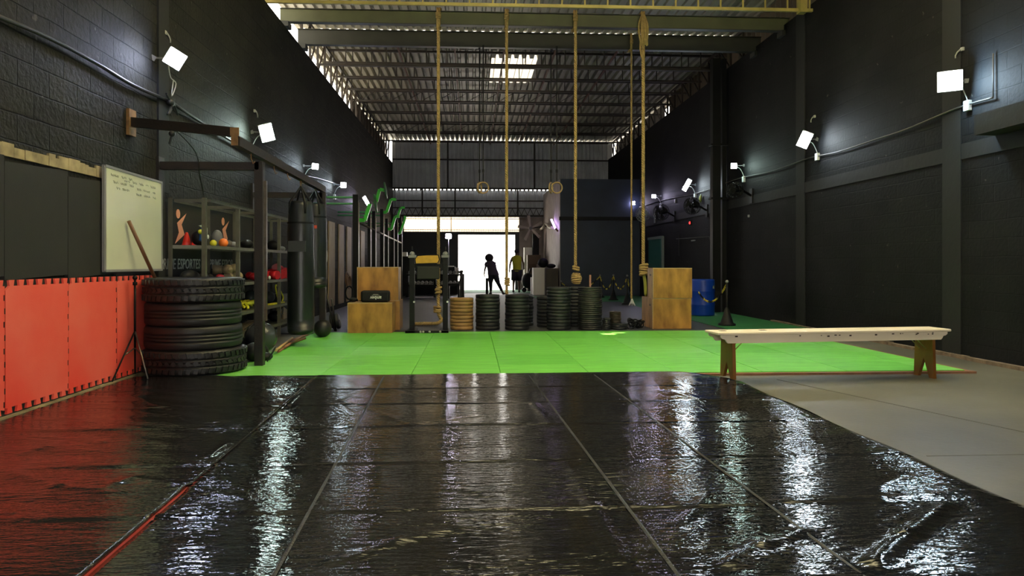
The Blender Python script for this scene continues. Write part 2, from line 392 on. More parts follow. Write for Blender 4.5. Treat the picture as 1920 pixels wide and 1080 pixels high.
# front wall with door opening (x px 860..975, y 440..545)
dl, dr, dt = onY(859, 440, 30).x, onY(966, 440, 30).x, onY(900, 440, 30).z
M_doorw = mat('dark_purple_grey_wall', (.03, .028, .035), .6)
m = MB().bb(-3.28, dl, 29.98, 30.2, 0, dt+.12); m.bb(dl, dr, 29.98, 30.2, dt, dt+.12)
m.bb(dr, dr+.17, 29.98, 30.2, 0, dt+.12)
struct(m.build('wall_back', M_doorw, org=(0,0,0)))
m = MB().bb(dr+.17, 3.0, 30.0, 30.2, 0, 3.05); struct(m.build('wall_back', M_pink, org=(0,0,0)))
m = MB().bb(dr-.08, dr, 29.9, 29.98, 0.9, dt-.35)
x0 = onY(757, 420, 30).x; x1 = onY(985, 420, 30).x
tr = corr(MB(), x0, x1, dt+.12, 3.07, 30.15, .1, .02, vertical=True).build('transom_sheet', M_trans)
tag(tr, 'glowing pale translucent sheeting above the far doorway', 'panel'); struct(tr)
m = MB()
for zz in (2.52, 2.98): m.bb(x0, x1, 30.0, 30.04, zz-.012, zz+.012)
m.bb(1.02-1.9, 1.05-1.9, 30.0, 30.04, dt+.12, 3.07)
tag(m.build('transom_frame', M_rustend), 'thin rusty rails in front of the glowing sheeting above the doorway', 'frame'); struct(bpy.data.objects['transom_frame'])
struct(MB().bb(-3.28, x0, 29.98, 30.2, dt+.12, 3.07).build('wall_back', M_doorw, org=(0,0,0)))
# side cladding above walls
M_clad = mat('brown_side_cladding', (.16, .12, .08), .6, .1, var=.5, vscale=.8)
def side_clad(x, y0, y1, z0, z1, name='trim_2', mm=M_clad):
    n = int((y1-y0)/.25); m = MB()
    for i in range(n):
        a = y0+(y1-y0)*i/n; b = y0+(y1-y0)*(i+1)/n; h = .03
        m.add([(x, a, z0), (x, a, z1), (x+h, (a+b)/2, z1), (x+h, (a+b)/2, z0), (x, b, z1), (x, b, z0)], [(0,1,2,3), (3,2,4,5)])
    return struct(m.build(name, mm, org=(0,0,0)))
side_clad(-3.6, 21.5, 30.2, 5.2, 6.12, 'trim_2'); side_clad(-3.6, -4, 11.2, 5.2, 6.4, 'trim_3')
side_clad(6.05, -4, 21.8, 5.4, 6.4, 'trim_4'); side_clad(6.05, 22.3, 30.2, 5.4, 6.14, 'trim_5', mat('grey_side_cladding', (.42, .38, .34), .6))
# concrete ties, pilasters and ledges of the side walls
struct(MB().bb(XR-.012, XR+.02, 5, 30, 2.32, 2.50).build('trim_6', mat('tie_beam', (.0085, .0085, .009), .75, var=.4, vscale=1.5, bump=.4, bscale=8), org=(0,0,0)))
for i, y in enumerate((8.1, 12.05)): struct(MB().bb(XR-.016, XR+.02, y, y+.33, 0, 5.46).build('trim_%d' % (7+i), mat('pilaster_paint', (.0068, .007, .0074), .75, var=.3, vscale=2, bump=.3, bscale=10), org=(0,0,0)))
struct(MB().bb(XR-.25, XR, 5.0, 7.55, 2.50, 2.72).build('trim_9', MATS['tie_beam'], org=(0,0,0)))
struct(MB().bb(XL-.02, XL+.02, 7.7, 7.95, 1.86, 5.26).build('trim_10', MATS['pilaster_paint'], org=(0,0,0)))
m = MB(); rr = random.Random(3)
y = 4.5
while y < 13:
    l = .3+rr.random()*.4; m.bb(XR-.05-rr.random()*.03, XR+.02, y, y+l, 0, .025+rr.random()*.02); y += l
struct(m.build('baseboard_right', M_curb, org=(0,0,0)))
m = MB(); y = 4.9
while y < 6.55:
    l = .05+rr.random()*.12; m.bb(XL, XL+.012+rr.random()*.012, y, y+l, 1.86, 1.93+rr.random()*.03); y += l
struct(m.build('trim_11', M_paintless, org=(0,0,0)))
m = MB(); y = 4.2
while y < 7.4:
    l = .2+rr.random()*.3; m.bb(XL, XL+.045, y, y+l, 0, .034+rr.random()*.006); y += l
struct(m.build('baseboard_left', M_paintless, org=(0,0,0)))
# roof column on right wall
cy = 15.9
m = MB().bb(5.37, 5.55, cy-.09, cy+.09, 0, 5.7).bb(5.6, 5.7, cy-.05, cy+.05, 0, 5.7)
c = thing('roof_column', 'tall black steel column against the right wall reaching the roof', 'column', (5.5, cy, 0))
m.build('shaft', M_blackmet, c)
MB().bb(5.33, 5.71, cy-.11, cy+.11, 3.75, 3.79).bb(5.33, 5.71, cy-.11, cy+.11, 2.55, 2.59).build('bracket', M_blackmet, c)
MB().bb(5.27, 5.71, cy-.2, cy+.2, 0, .02).build('base_plate', M_blackmet, c)
# ------------------------------------------------------------------ beams
def ibeam(name, y, z0, z1, x0, x1, mm, label):
    r = thing(name, label, 'beam', (0, y, z0))
    MB().bb(x0, x1, y-.008, y+.008, z0, z1).build('web', mm, r)
    MB().bb(x0, x1, y-.07, y+.07, z0, z0+.02).build('flange', mm, r)
    MB().bb(x0, x1, y-.07, y+.07, z1-.02, z1).build('flange', mm, r)
    return r
def cbeam(name, y, z0, z1, mm, label):
    r = thing(name, label, 'beam', (0, y, z0))
    MB().bb(XL-.1, XR+.1, y-.05, y+.05, z0, z1).build('web', mm, r, bevel=.006)
    MB().bb(XL-.1, XR+.1, y-.075, y+.05, z0-.012, z0).build('flange', M_beam2, r)
    MB().bb(XL-.1, XR+.1, y-.075, y+.05, z1, z1+.012).build('flange', M_beam2, r)
    for x in (XL-.06, XR+.06): MB().bb(x-.12, x+.12, y-.12, y+.12, 5.28, 5.37).build('bearing_plate', M_beam2, r)
    return r
cbeam('steel_beam', 12.95, 5.38, 5.60, M_beam, 'olive painted solid beam the four thick climbing ropes hang from')
cbeam('steel_beam', 14.25, 5.38, 5.66, M_beam2, 'darker solid beam just behind the olive beam, carrying the thin rope and rings')
# yellow lattice beam
r = thing('lattice_beam', 'yellow painted lattice beam along the top edge of the picture', 'beam', (0, 11.8, 5.3))
MB().bar((XL-.1, 11.8, 5.33), (XR+.1, 11.8, 5.36), .05).build('bottom_chord', M_yel, r)
MB().bar((XL-.1, 11.8, 5.63), (XR+.1, 11.8, 5.66), .05).build('top_chord', M_yel, r)
for i in range(24): x = XL + .2 + i*.38; MB().bar((x, 11.8, 5.34), (x, 11.8, 5.64), .025).build('web_bar', M_yel, r)
MB().bb(XR-.25, XR-.13, 11.7, 11.85, 5.3, 6.38).build('end_post', M_yel, r)
# trusses
TY = [16.35, 17.3, 18.6, 19.9, 21.3, 22.8, 24.4, 26.2, 28.1]
ords = ['first', 'second', 'third', 'fourth', 'fifth', 'sixth', 'seventh', 'eighth', 'ninth']
for i, y in enumerate(TY):
    r = thing('roof_truss', '%s thin dark lattice truss under the far roof, counted from the two solid beams' % ords[i], 'truss', (0, y, 5.85), 'lattice trusses under the far roof')
    zb = 5.86 if i else 5.55
    MB().bb(XL-.2, XR+.3, y-.03, y+.03, zb, zb+.045).build('bottom_chord', M_truss, r)
    MB().bb(XL-.2, XR+.3, y-.03, y+.03, 6.15, 6.20).build('top_chord', M_truss, r)
    x = XL
    while x < XR:
        MB().bar((x, y, zb+.03), (x, y, 6.16), .022).build('web_bar', M_truss, r)
        if i in (4, 7): MB().bar((x, y, zb+.03), (x+.45, y, 6.16), .013).build('web_bar', M_truss, r)
        x += .45
def side_truss(x, y0, y1, zb, label):
    r = thing('side_truss', label, 'truss', (x, y0, zb))
    MB().bb(x-.03, x+.03, y0, y1, zb, zb+.05).build('bottom_chord', M_truss, r)
    MB().bb(x-.03, x+.03, y0, y1, 6.1, 6.16).build('top_chord', M_truss, r)
    y = y0
    while y < y1-.1:
        MB().bar((x, y, zb+.02), (x, y, 6.12), .045).build('web_bar', M_truss, r); MB().bar((x, y, zb+.02), (x, min(y1, y+.75), 6.12), .03).build('web_bar', M_truss, r); y += .75
side_truss(XL-.12, 14.6, 29.8, 5.29, 'lattice side truss standing on the left wall under the roof edge')
side_truss(XR+.12, 15.2, 29.8, 5.49, 'lattice side truss standing on the right wall under the roof edge')
m = MB()
for x in (-1.7, -.4, .75, 1.95, 3.4): m.bb(x-.02, x+.02, 16.4, 29.9, 6.05, 6.09)
tag(m.build('purlin_ties', mat('rusty_tie', (.14, .05, .025), .6, var=.4)), 'rusty longitudinal tie bars running lengthwise between the roof trusses', 'bars'); struct(bpy.data.objects['purlin_ties'])
# light tower of vertical hangers in mid roof
for (px, lab) in ((903, 'left'), (1043, 'right')):
    pass
# ================================================================== FLOOR COVERINGS
def XS(x0, y): return x0 - .036*(y-6.8)
# dark red slab under the tarp gap, stands in for a red reflection
tag(MB().bb(-1.75, -1.0, -1, 6.6, 0.0, .028).build('red_reflection', mat('deep_red_reflection', (.38, .02, .012), .7)), 'dark red strip in the slit of the black vinyl, painted in for a reflection', 'mat')
CROSS = [1.55, 2.35, 3.1, 3.88, 4.75, 5.5, 6.2]
folds = []
def fold(pts, h, w):
    P = [onZ(*p) for p in pts]
    for a, b in zip(P, P[1:]): folds.append((a.x, a.y, b.x, b.y, h*.6, w))
fold([(1640,1075), (1700,1020), (1770,965)], .028, .04); fold([(1365,1078), (1430,1040), (1500,1015)], .018, .03)
fold([(1480,952), (1650,948), (1830,935)], .012, .02); fold([(1640,930), (1700,905)], .012, .03)
fold([(1072,890), (1110,960), (1165,1070)], .010, .03); fold([(1330,940),(1280,995)], .008, .02)
fold([(320,925), (400,940), (470,950)], .014, .022); fold([(320,925), (250,910), (205,925)], .012, .03); fold([(270,985), (480,976)], .012, .018)
fold([(0,895), (110,925), (220,938)], .014, .035); fold([(390,870), (425,845)], .018, .02); fold([(530,775), (555,750)], .018, .02)
fold([(0,870), (90,850), (190,840)], .008, .03); fold([(240,750), (320,775)], .01, .03); fold([(160,800), (270,813)], .01, .025)
fold([(640,760), (770,805), (900,790)], .008, .03); fold([(850,930), (905,938)], .006, .012); fold([(1000,765), (1030,805)], .01, .02); fold([(620,1075), (750,1030), (860,1005)], .009, .03)
fold([(840,760), (720,735)], .006, .03); fold([(700,730), (650,760)], .01, .04); fold([(1250,740), (1330,760)], .006, .04)
def tarp(name, xa, xb, ya, yb, label, corner=False):
    nx = int((max(xa(ya), xa(yb), xb(ya), xb(yb)) - min(xa(ya), xb(ya)))/.022); ny = int((yb-ya)/.022)
    Y = np.linspace(ya, yb, ny+1)[:, None]*np.ones((1, nx+1))
    t = np.linspace(0, 1, nx+1)[None, :]
    X = np.array([[xa(y)] for y in Y[:, 0]])*(1-t) + np.array([[xb(y)] for y in Y[:, 0]])*t
    if corner:   # rounded far right corner
        lim = np.clip((X-1.95)/.5, 0, 1); Y = Y.copy(); Y = ya + (Y-ya)*(yb - .62*lim**2.2 - ya)/(yb-ya)
        Y += .05*np.clip((X+3.3)/5.7, 0, 1)*(Y-ya)/(yb-ya)
        X += .012*np.sin(Y*5.1)*t**40
    Z = np.full_like(X, .036)
    for c in CROSS:
        yy = Y - c - .012*np.sin(X*2.3+c*3) - .01*(X)
        Z -= .0055*np.exp(-(yy/.011)**2); Z += .0028*np.exp(-((yy-.035)/.02)**2)
    for (x0, y0, x1, y1, h, w) in folds:
        dx, dy = x1-x0, y1-y0; L2 = dx*dx+dy*dy
        u = ((X-x0)*dx + (Y-y0)*dy)/L2; uc = np.clip(u, 0, 1)
        d2 = (X-x0-uc*dx)**2 + (Y-y0-uc*dy)**2
        Z += h*np.exp(-d2/(w*w))*(.75+.25*np.cos((u-.5)*2))
    Z += .0022*np.sin(X*1.7+Y*.8)*np.sin(Y*2.1) + .0012*np.sin(X*3.1-Y*14+np.sin(X*2)) 
    # wrinkles raking across the left side
    lw = np.clip((-1.2-X)/1.2, 0, 1); Z += lw*.003*np.sin((Y*1.0+X*.35)*26+2*np.sin(X*3+Y))
    ed = np.minimum(1, np.minimum((t)*(nx*.022)/.05, (1-t)*(nx*.022)/.05)); Z -= .012*(1-ed)**2*(1 if 'left' not in label else 1)*np.where(np.abs(X-(-1.3))<.25, 0, 1)
    Z = np.maximum(Z, .03); 
    Zb = Z*0+.0
    V = np.stack([X, Y, Z], -1).reshape(-1, 3).tolist()
    W_ = nx+1; Fs = [(j*W_+i, j*W_+i+1, (j+1)*W_+i+1, (j+1)*W_+i) for j in range(ny) for i in range(nx)]
    mb = MB(); mb.add(V, Fs, True)
    # skirt down to the floor
    loop = [(0, i) for i in range(W_)] + [(j, nx) for j in range(1, ny+1)] + [(ny, i) for i in range(nx-1, -1, -1)] + [(j, 0) for j in range(ny-1, 0, -1)]
    base = len(mb.v); top = [j*W_+i for j, i in loop]
    low = [(mb.v[q][0], mb.v[q][1], 0.0) for q in top]; mb.v += low; n = len(top)
    for q in range(n): mb.f.append((top[q], base+q, base+(q+1) % n, top[(q+1) % n])); mb.sm.append(False)
    o = mb.build(name, M_tarp, org=(0, 0, 0)); return tag(o, label, 'mat cover')
t1 = tarp('vinyl_cover', lambda y: -3.215, lambda y: XS(-1.469, y) - .016*(1 if y < 3.55 else 0), -1, 6.98, 'left strip of shiny black vinyl mat cover beside the red wall pads')
t2 = tarp('vinyl_cover', lambda y: XS(-1.463, y) - (.006 if y > 3.55 else 0), lambda y: 2.44, -1, 6.98, 'large shiny black vinyl mat cover filling the foreground, seamed lengthwise', corner=True)
for i, x0 in enumerate((-.83, .546, 1.174)):
    m = MB(); N = 90
    for k in range(N):
        y = .5 + 6.35*k/N; y2 = .5 + 6.35*(k+1)/N
        m.add([(XS(x0-.008, y), y, .0375), (XS(x0+.008, y), y, .0375), (XS(x0+.008, y2), y2, .0375), (XS(x0-.008, y2), y2, .0375),
               (XS(x0-.003, y), y, .0405), (XS(x0+.003, y), y, .0405), (XS(x0+.003, y2), y2, .0405), (XS(x0-.003, y2), y2, .0405)],
              [(0, 4, 7, 3), (4, 5, 6, 7), (5, 1, 2, 6)], True)
    s_ = m.build('seam', mat('grey_welded_seam', (.013, .013, .013), .45, bump=.6, bscale=90), t2); s_['label'] = 'greyish welded seam line'
# green rubber tiles
gx = [-2.45, -1.46, -.59, .28, 1.15, 2.02, 2.89, 3.76, 4.63, 4.98]; gy = [7.02, 7.65, 8.52, 9.39, 10.26, 11.13, 11.42]
tint = random.Random(5)
greens = [M_green, mat('green_rubber_pale', (.2, .62, .11), .55, var=.2, vscale=2.5, bump=.25, bscale=60, stretch=(1,3,1)), mat('green_rubber_deep', (.14, .54, .06), .55, var=.22, vscale=2.5, bump=.25, bscale=60, stretch=(1,3,1))]
for i in range(len(gx)-1):
    for j in range(len(gy)-1):
        off = .0
        o = MB().bb(gx[i]+.002, gx[i+1]-.002, gy[j]+.002, gy[j+1]-.002, 0, .03).build('floor_tile', greens[tint.choice((0,0,1,2))], bevel=.004)
        tag(o, 'bright green rubber tile in the lit floor area behind the black vinyl', 'floor tile', 'green rubber floor tiles')
e = MB().bb(2.0, 5.06, 6.96, 7.015, 0, .022); e.build('edge_strip', M_trim); tag(bpy.data.objects['edge_strip'], 'brick coloured edging strip along the near side of the green mats', 'edging')
e = MB().bb(4.985, 5.04, 7.02, 11.4, 0, .022).build('edge_strip', M_trim); tag(e, 'brick coloured edging strip along the right side of the green mats', 'edging')
o = MB().bb(-3.2, 4.2, 11.44, 24.15, 0, .018).build('rubber_flooring', M_rubber); tag(o, 'dark charcoal rubber flooring covering the far half of the hall', 'flooring')
o = MB().bb(-3.2, 2.9, 24.16, 29.9, 0, .018).build('rubber_flooring', M_rubber); tag(o, 'dark charcoal rubber flooring under the two people near the doorway', 'flooring')
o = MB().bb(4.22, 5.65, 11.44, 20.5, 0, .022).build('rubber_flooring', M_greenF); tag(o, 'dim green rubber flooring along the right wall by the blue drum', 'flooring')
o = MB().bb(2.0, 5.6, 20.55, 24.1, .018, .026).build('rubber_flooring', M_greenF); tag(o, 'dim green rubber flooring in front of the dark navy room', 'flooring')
o = MB().bb(-1.6, 2.9, 26.8, 29.9, .018, .026).build('rubber_flooring', M_green_out); tag(o, 'pale green flooring in the far doorway behind the two people', 'flooring')
m = MB().bb(1.62, 2.4, 24.2, 25.1, .018, .026); 
# concrete joints
m = MB().bb(2.6, 5.6, 3.98, 3.99, 0, .002); tag(m.build('floor_joint', mat('joint_dark', (.12, .11, .09), .8)), 'dark crosswise joint line in the bare concrete floor', 'joint'); struct(bpy.data.objects['floor_joint'])
m = MB().bar((2.9, 6.7, 0.001), (4.35, 2.2, .001), .012, .003); m.build('floor_joint', MATS['joint_dark'])
o = bpy.data.objects['floor_joint.001']; tag(o, 'dark slanting joint line in the bare concrete floor', 'joint'); struct(o)
# ================================================================== WALL PADS (left)
def puzzle(y0, y1, z0, z1, mm, label, top=True, bottom=True, sides=True, x=XL+.002, th=.03):
    tt = .042; pts = []
    def edge(a, b, fixed, axis, sgn, on):
        n = max(4, int(abs(b-a)/.10)); out = []
        if not on: return [(a, fixed) if axis == 'y' else (fixed, a)]
        st = (b-a)/n
        for k in range(n):
            s0 = a+st*k; q = [(s0+st*.0, 0), (s0+st*.2, 0), (s0+st*.12, tt), (s0+st*.68, tt), (s0+st*.6, 0)]
            for c, d in q: out.append((c, fixed+sgn*d) if axis == 'y' else (fixed+sgn*d, c))
        return out
    pts += edge(y0, y1, z0+(tt if bottom else 0), 'y', -1, bottom)
    pts += [(y1, z0)]if False else edge(z0+.03, z1-.03, y1, 'z', -.0, False)
    pts += edge(y1, y0, z1, 'y', 1, top)
    pts += edge(z1-.03, z0+.03, y0, 'z', 0, False)
    m = MB(); m.prism([(a, b) for a, b in pts], (x, 0, 0), (0, 1, 0), (0, 0, 1), th)
    o = m.build('wall_pad', mm); return tag(o, label, 'wall pad')
ys = [4.42, 5.2, 5.99, 6.78, 7.57]
lab = ['red puzzle foam pad on the left wall at the picture edge', 'red puzzle foam pad on the left wall, widest one in full view', 'red puzzle foam pad on the left wall between two other red pads', 'red puzzle foam pad on the left wall beside the tire stack']
for i in range(4):
    puzzle(ys[i]+.003, ys[i+1]-.003, .05, .945, M_red, lab[i], x=XL+.004+.002*(i % 2))
    pad = list(COL.objects)[-1]; m = MB()
    for q in range(9): m.bb(XL+.03, XL+.0375, ys[i+1]-.012+(q % 2)*.008-.003, ys[i+1]-.012+(q % 2)*.008+.003, .1+q*.093, .14+q*.093)
    sl_ = m.build('edge_slits', M_black, None, org=pad.location); sl_.parent = pad; sl_.location = (0, 0, 0)
lab = ['black puzzle foam pad above the red pads at the picture edge', 'black puzzle foam pad above the widest red pad', 'black puzzle foam pad just left of the whiteboard', 'black puzzle foam pad mostly behind the whiteboard']
for i in range(4): puzzle(ys[i]+.003, ys[i+1]-.003, .985, 1.86-.012*i, M_blackfoam, lab[i], top=False, bottom=False, th=.028)
# dark fill so that the pad teeth read against black foam
m = MB().bb(XL+.001, XL+.02, 4.42, 7.57, .035, .11); tag(m.build('backing_strip', M_blackfoam), 'thin black foam strip behind the lower teeth of the red pads', 'strip')
m = MB().bb(XL+.001, XL+.02, 4.42, 7.57, .93, .99); tag(m.build('backing_strip', M_blackfoam), 'thin black foam strip behind the upper teeth of the red pads', 'strip')
# dotted seams on the red pads
# whiteboard
wb = thing('whiteboard', 'framed whiteboard with faint handwriting hung on the left wall', 'whiteboard', (XL+.05, 7.1, 1.04))
MB().bb(XL+.035, XL+.06, 6.53, 7.67, 1.05, 1.955).build('writing_surface', M_wb, wb)
m = MB()
for a, b in (((XL+.05, 6.52, 1.04), (XL+.05, 7.68, 1.04)), ((XL+.05, 6.52, 1.965), (XL+.05, 7.68, 1.945)), ((XL+.05, 6.52, 1.04), (XL+.05, 6.52, 1.965)), ((XL+.05, 7.68, 1.04), (XL+.05, 7.68, 1.945))): m.bar(a, b, .035, .022)
m.build('frame', M_alu, wb)
m = MB(); rr = random.Random(11)
for ln, (z, y0, y1) in enumerate(((1.90, 6.62, 7.0), (1.875, 6.86, 7.45), (1.84, 6.66, 7.1), (1.82, 7.12, 7.55), (1.79, 6.72, 7.02), (1.77, 7.1, 7.5))):
    y = y0
    while y < y1:
        k = 3+rr.randrange(4); P = []
        for q in range(k*3): P.append((XL+.0625, y + q*.008, z + .012*math.sin(q*2.2+rr.random()*2)))
        m.tube(P, .0022 if ln else .003, 4); y += k*.03+.018
m.build('handwriting', M_ink, wb)
# fixings for pads is skipped; wall cable (left) thick conduit
P = [onX(px, py, XL+.04) for px, py in ((-60, 8), (0, 32), (90, 70), (180, 118), (250, 160), (318, 190), (345, 208), (398, 242), (470, 285), (540, 320), (600, 335), (645, 350))]
tag(MB().tube(smooth_path(P, 6), .018, 8).build('wall_conduit', M_cable), 'thick black conduit sagging along the left block wall', 'cable')
P = [onX(px, py, XL+.07) for px, py in ((312, 175), (322, 200), (314, 215), (325, 196), (333, 215))]
tag(MB().tube(smooth_path(P, 4), .012, 6).ball(onX(320, 192, XL+.07), .04, (1, 1.2, 1)).build('cable_knot', M_cable), 'knot of taped black wire on the left wall conduit', 'cable')
# right wall cable
P = [onX(px, py, XR-.03) for px, py in ((1862, 183), (1794, 203), (1700, 242), (1640, 262), (1570, 285), (1515, 297), (1450, 320), (1385, 335), (1330, 355), (1290, 366), (1240, 376), (1195, 390))]
tag(MB().tube(smooth_path(P, 6), .011, 6).build('wall_cable', mat('dusty_cable', (.07, .065, .06), .6)), 'thin grey cable looping along the right wall under the floodlights', 'cable')
P = [onX(1862, 183, XR-.02), onX(1862, 100, XR-.02)]
tag(MB().tube(P, .007, 6).build('wall_cable', MATS['dusty_cable']), 'thin vertical cable at the far right beside the brightest floodlight', 'cable')
# ================================================================== FLOODLIGHTS
def floodlight(px, py, side, size, key, aim, roll, label, box=True, boxlab=None, vis=1):
    X = XL+.24 if side == 'L' else XR-.24
    p = onX(px, py, X)
    r = thing('floodlight', label, 'floodlight', (0, 0, 0), 'wall floodlights')
    w, h = size
    hs_ = MB().box((0, 0, .01), (w*1.06, h*1.06, .035)).build('housing', M_white, r, bevel=.006)
    MB().box((0, 0, -.013), (w*.94, h*.94, .008)).build('lamp_face', led(key), r)
    m = MB()
    for i in range(5): m.box(((i-2)*w*.18, 0, .035), (.006, h*.8, .02))
    m.build('heat_sink', M_grey, hs_)
    d = (Vector(aim) - p).normalized()
    q = (-d).to_track_quat('Z', 'Y') @ Quaternion((0, 0, 1), roll)
    r.rotation_mode = 'QUATERNION'; r.rotation_quaternion = q; r.location = p
    # yoke bracket to the wall: part of the lamp
    wallx = XL if side == 'L' else XR
    inv = q.to_matrix().inverted()
    m = MB(); a = inv @ (Vector((wallx, p.y+.05, p.z+.02)) - p)
    m.bar((0, 0, .045), a, .018)
    m.box(a, (.05, .05, .05)); m.build('wall_bracket', M_grey, r)
    ld = bpy.data.lights.new('halo_fill_light', 'POINT'); ld.energy = LAMP_P*vis; ld.color = {'w': (.45, .75, 1.0), 'b': (.45, .55, 1.0), 'g': (.5, .95, .85), 'v': (.6, .55, 1.0)}[key]; ld.shadow_soft_size = .06  # extra point light, imitates the lamp's halo on the wall
    lo = bpy.data.objects.new('halo_fill_light', ld); COL.objects.link(lo); lo.parent = r; lo.location = (0, 0, -.075)
    if box:
        c = box if isinstance(box, Vector) else p + Vector((0, 0, -.28)); c = Vector((wallx + (.03 if side == 'L' else -.03), c.y, c.z))
        b = thing('switch_box', boxlab, 'switch box', (c.x, c.y, c.z-.06), 'white switch boxes')
        MB().box(c, (.05, .085, .12)).build('box_body', M_white, b, bevel=.006)
        MB().tube(smooth_path([c+Vector((0, 0, .06)), c+Vector((.02 if side=='L' else -.02, .01, .13)), Vector((wallx*.5+p.x*.5, p.y, p.z-.05)), p+Vector((0, 0, -.02))], 5), .006, 6).build('lead', M_wire, b)
    return p
A = lambda x, y, z: (x, y, z)
floodlight(328, 110, 'L', (.17, .17), 'b', (0, 0, 1.0), .5, 'nearest floodlight on the left wall, bluish white above the thick conduit', False, vis=2.5)
P = [onX(px, py, XL+.12) for px, py in ((316, 124), (320, 145), (330, 157), (322, 180), (325, 150))]
tag(MB().tube(smooth_path(P, 4), .006, 5).build('lamp_wire', M_wire), 'pale dangling wire between the nearest left floodlight and the conduit', 'wire')
floodlight(500, 249, 'L', (.19, .25), 'g', (2.2, 3, 0), -.35, 'second floodlight on the left wall, square face above the bag rack', True, 'small white switch box under the second left floodlight')
floodlight(591, 312, 'L', (.12, .11), 'w', (.5, 0, 1), .1, 'third floodlight on the left wall, above the punching bags', True, 'small white switch box under the third left floodlight')
floodlight(644, 347, 'L', (.13, .12), 'w', (.3, 0, 1), .0, 'fourth floodlight on the left wall, above the green crossbars', True, 'small white switch box under the fourth left floodlight')
floodlight(686, 376, 'L', (.10, .28), 'v', (2.5, 14, 0), -.7, 'fifth floodlight on the left wall, violet tinted sliver by the lime arms', False, vis=.6)
floodlight(1781, 152, 'R', (.24, .22), 'w', (0, 0, 1.0), .0, 'brightest and nearest floodlight on the right wall', True, 'white switch box under the brightest right floodlight', vis=10)
floodlight(1509, 262, 'R', (.17, .26), 'w', (1.2, 4, 0), .45, 'second floodlight on the right wall, tilted rectangular face', True, 'white switch box under the second right floodlight')
floodlight(1376, 311, 'R', (.12, .11), 'g', (1, 0, 1), 0, 'third floodlight on the right wall, beside the black column', True, 'white switch box beside the black column')
floodlight(1288, 347, 'R', (.11, .34), 'w', (1.5, 12, 0), .6, 'fourth floodlight on the right wall, slanting bar above the red light', True, 'white switch box above the wall fan with the red light')
floodlight(1226, 368, 'R', (.12, .11), 'v', (1, 0, 1), 0, 'fifth floodlight on the right wall, between the thin and thick ropes', True, 'white switch box by the door frame')
floodlight(1187, 381, 'R', (.13, .12), 'v', (1, 0, 1), 0, 'farthest floodlight on the right wall, behind the thin rope', False)
for (px, py, lab, X) in ((1795, 98, 'small pale hook above the brightest right floodlight', XR), (1522, 222, 'small pale hook above the second right floodlight', XR), (317, 68, 'bent pale hook above the nearest left floodlight', XL), (482, 212, 'small pale hook above the second left floodlight', XL)):
    c = onX(px, py, X - .03*(1 if X > 0 else -1)); m = MB().tube([c+Vector((0, -.06, .02)), c, c+Vector((0, .03, -.03)), c+Vector((0, .03, -.06))], .009, 6).box(c+Vector((.02 if X>0 else -.02, -.06, .02)), (.03, .04, .04))
    tag(m.build('wall_hook', M_wire), lab, 'hook')
# stand lamp far back
p = onY(841, 443, 28.5)
r = thing('work_light', 'floodlight on a thin stand near the far doorway', 'work light', (p.x, p.y, 0))
MB().cyl((p.x, p.y, .03), (p.x, p.y, p.z-.05), .02, 8).build('stand_pole', M_grey, r)
MB().box((p.x, p.y-.03, p.z), (.2, .02, .18)).build('lamp_face', led('v'), r)
MB().box((p.x, p.y, p.z), (.24, .04, .2)).build('housing', M_white, r)
m = MB()
for k in range(3): t = k*2.1; m.cyl((p.x, p.y, .35), (p.x+.3*math.cos(t), p.y+.3*math.sin(t), .03), .012, 6)
m.build('tripod_legs', M_grey, r)
